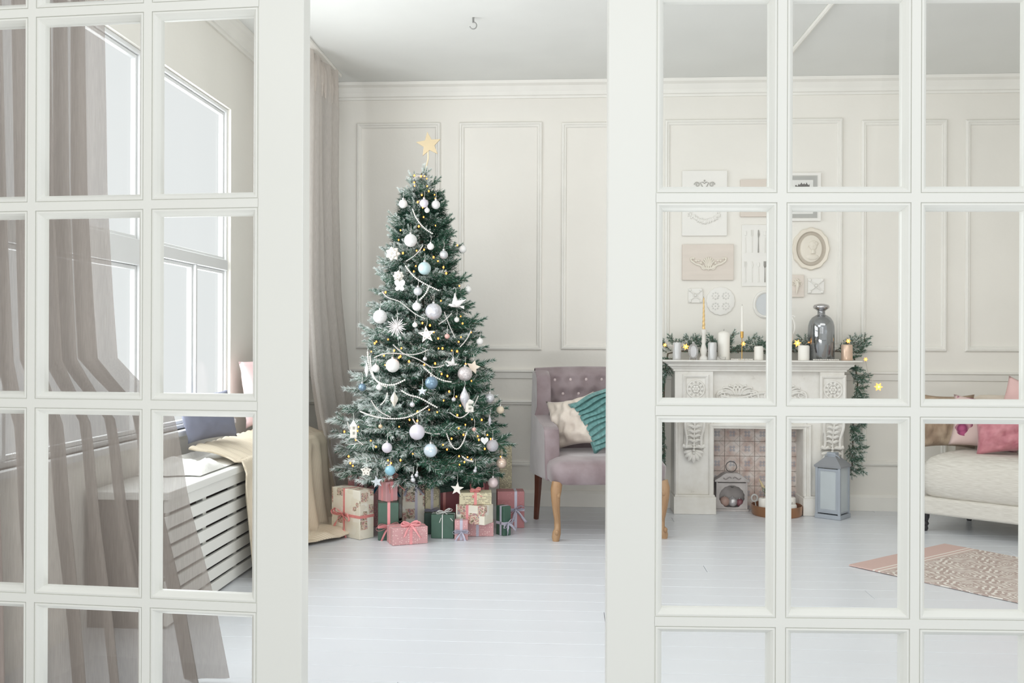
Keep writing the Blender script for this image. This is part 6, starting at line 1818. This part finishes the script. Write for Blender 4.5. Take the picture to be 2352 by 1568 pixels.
gift('long pink dotted gift lying frontmost with a pink bow', 901.5, 1253.5, 0.212, 0.13, 0.100, 22, 'dots', vrib=(('y', 0.02), ('x', 0.0)), bowspec=('top', 0.02, -0.35, 0.06, 0.0))
gift('tall pale vintage print gift with a silver ribbon behind the frontmost gift', 924, 1219, 0.138, 0.12, 0.288, 8, 'vint2', vrib=(('y', 0.12),), bowspec=('top', -0.1, -0.1, 0.075, 0.2), rib='silver')
gift('narrow newspaper wrapped gift with a silver bow in the middle row', 976, 1216, 0.088, 0.045, 0.285, 0, 'news', hrib=0.42, vrib=(('y', 0.0),), bowspec=('front', 0.0, 0.42, 0.055, 0.15), rib='silver')
gift('deep green gift half hidden behind the green one with the white cord', 974, 1227, 0.085, 0.05, 0.13, 2, 'dgreen')
gift('square green gift tied with white cord in the front middle', 990, 1236, 0.136, 0.11, 0.142, -3, 'green', vrib=(('y', 0.0), ('x', 0.0)), bowspec=('top', 0.05, -0.1, 0.05, 0.3), cord=True, rib='white')
gift('dusky red gift standing behind the green one with the white cord', 1011, 1210, 0.13, 0.07, 0.238, 0, 'red', vrib=(('y', -0.3),), rib='coral')
gift('smallest pink gift with a silver bow in the front row', 1044, 1240.5, 0.079, 0.055, 0.118, 2, 'dots', hrib=0.42, vrib=(('y', 0.0),), bowspec=('front', 0.0, 0.42, 0.05, 0.0), rib='silver')
gift('low pink dotted gift lying under the bulging vintage print one', 1072, 1231.5, 0.162, 0.13, 0.084, 1, 'dots', vrib=(('y', -0.1),), rib='silver')
gift('vintage print gift with flowers resting on the low pink one', 1114, 1210, 0.115, 0.195, 0.112, 64, 'vint2', z0=0.0846, depth=5.70, vrib=(('x', 0.1),), bowspec=('top', 0.05, 0.15, 0.065, 1.2, 'coral'), rib='pink')
gift('flat newspaper wrapped gift with a coral ribbon on top of the stack', 1056, 1156, 0.195, 0.12, 0.072, 2, 'news', z0=0.1971, depth=5.76, vrib=(('y', 0.0),), rib='coral', bowspec=('top', 0.0, -0.2, 0.035, 0.3))
gift('narrow dark green gift with a silver bow at the right of the front row', 1157, 1231, 0.055, 0.078, 0.178, 38, 'green', hrib=0.42, vrib=(('x', -0.1),), bowspec=('front', 0.0, 0.42, 0.045, 0.5), rib='silver')
gift('large rose dotted gift with a silver bow at the far right', 1142, 1213, 0.172, 0.12, 0.232, 4, 'rdots', hrib=0.50, vrib=(('y', 0.18),), bowspec=('front', 0.18, 0.5, 0.06, 0.3), rib='silver')
gift('tall upright newspaper wrapped parcel at the right behind the tree', 1147, 1191, 0.082, 0.06, 0.485, 2, 'news', hrib=0.30, rib='silver')
gift('dusky red gift with a pink ribbon behind the flat newspaper one', 1078, 1206, 0.125, 0.06, 0.272, 2, 'red', vrib=(('y', 0.2),), rib='pink')
gift('dark green gift lying tilted under the lowest branches', 1012, 1124, 0.27, 0.10, 0.062, 4, 'dgreen', z0=0.268, depth=5.93, vrib=(('y', 0.22),), rib='pink', tilt=(14, -7))
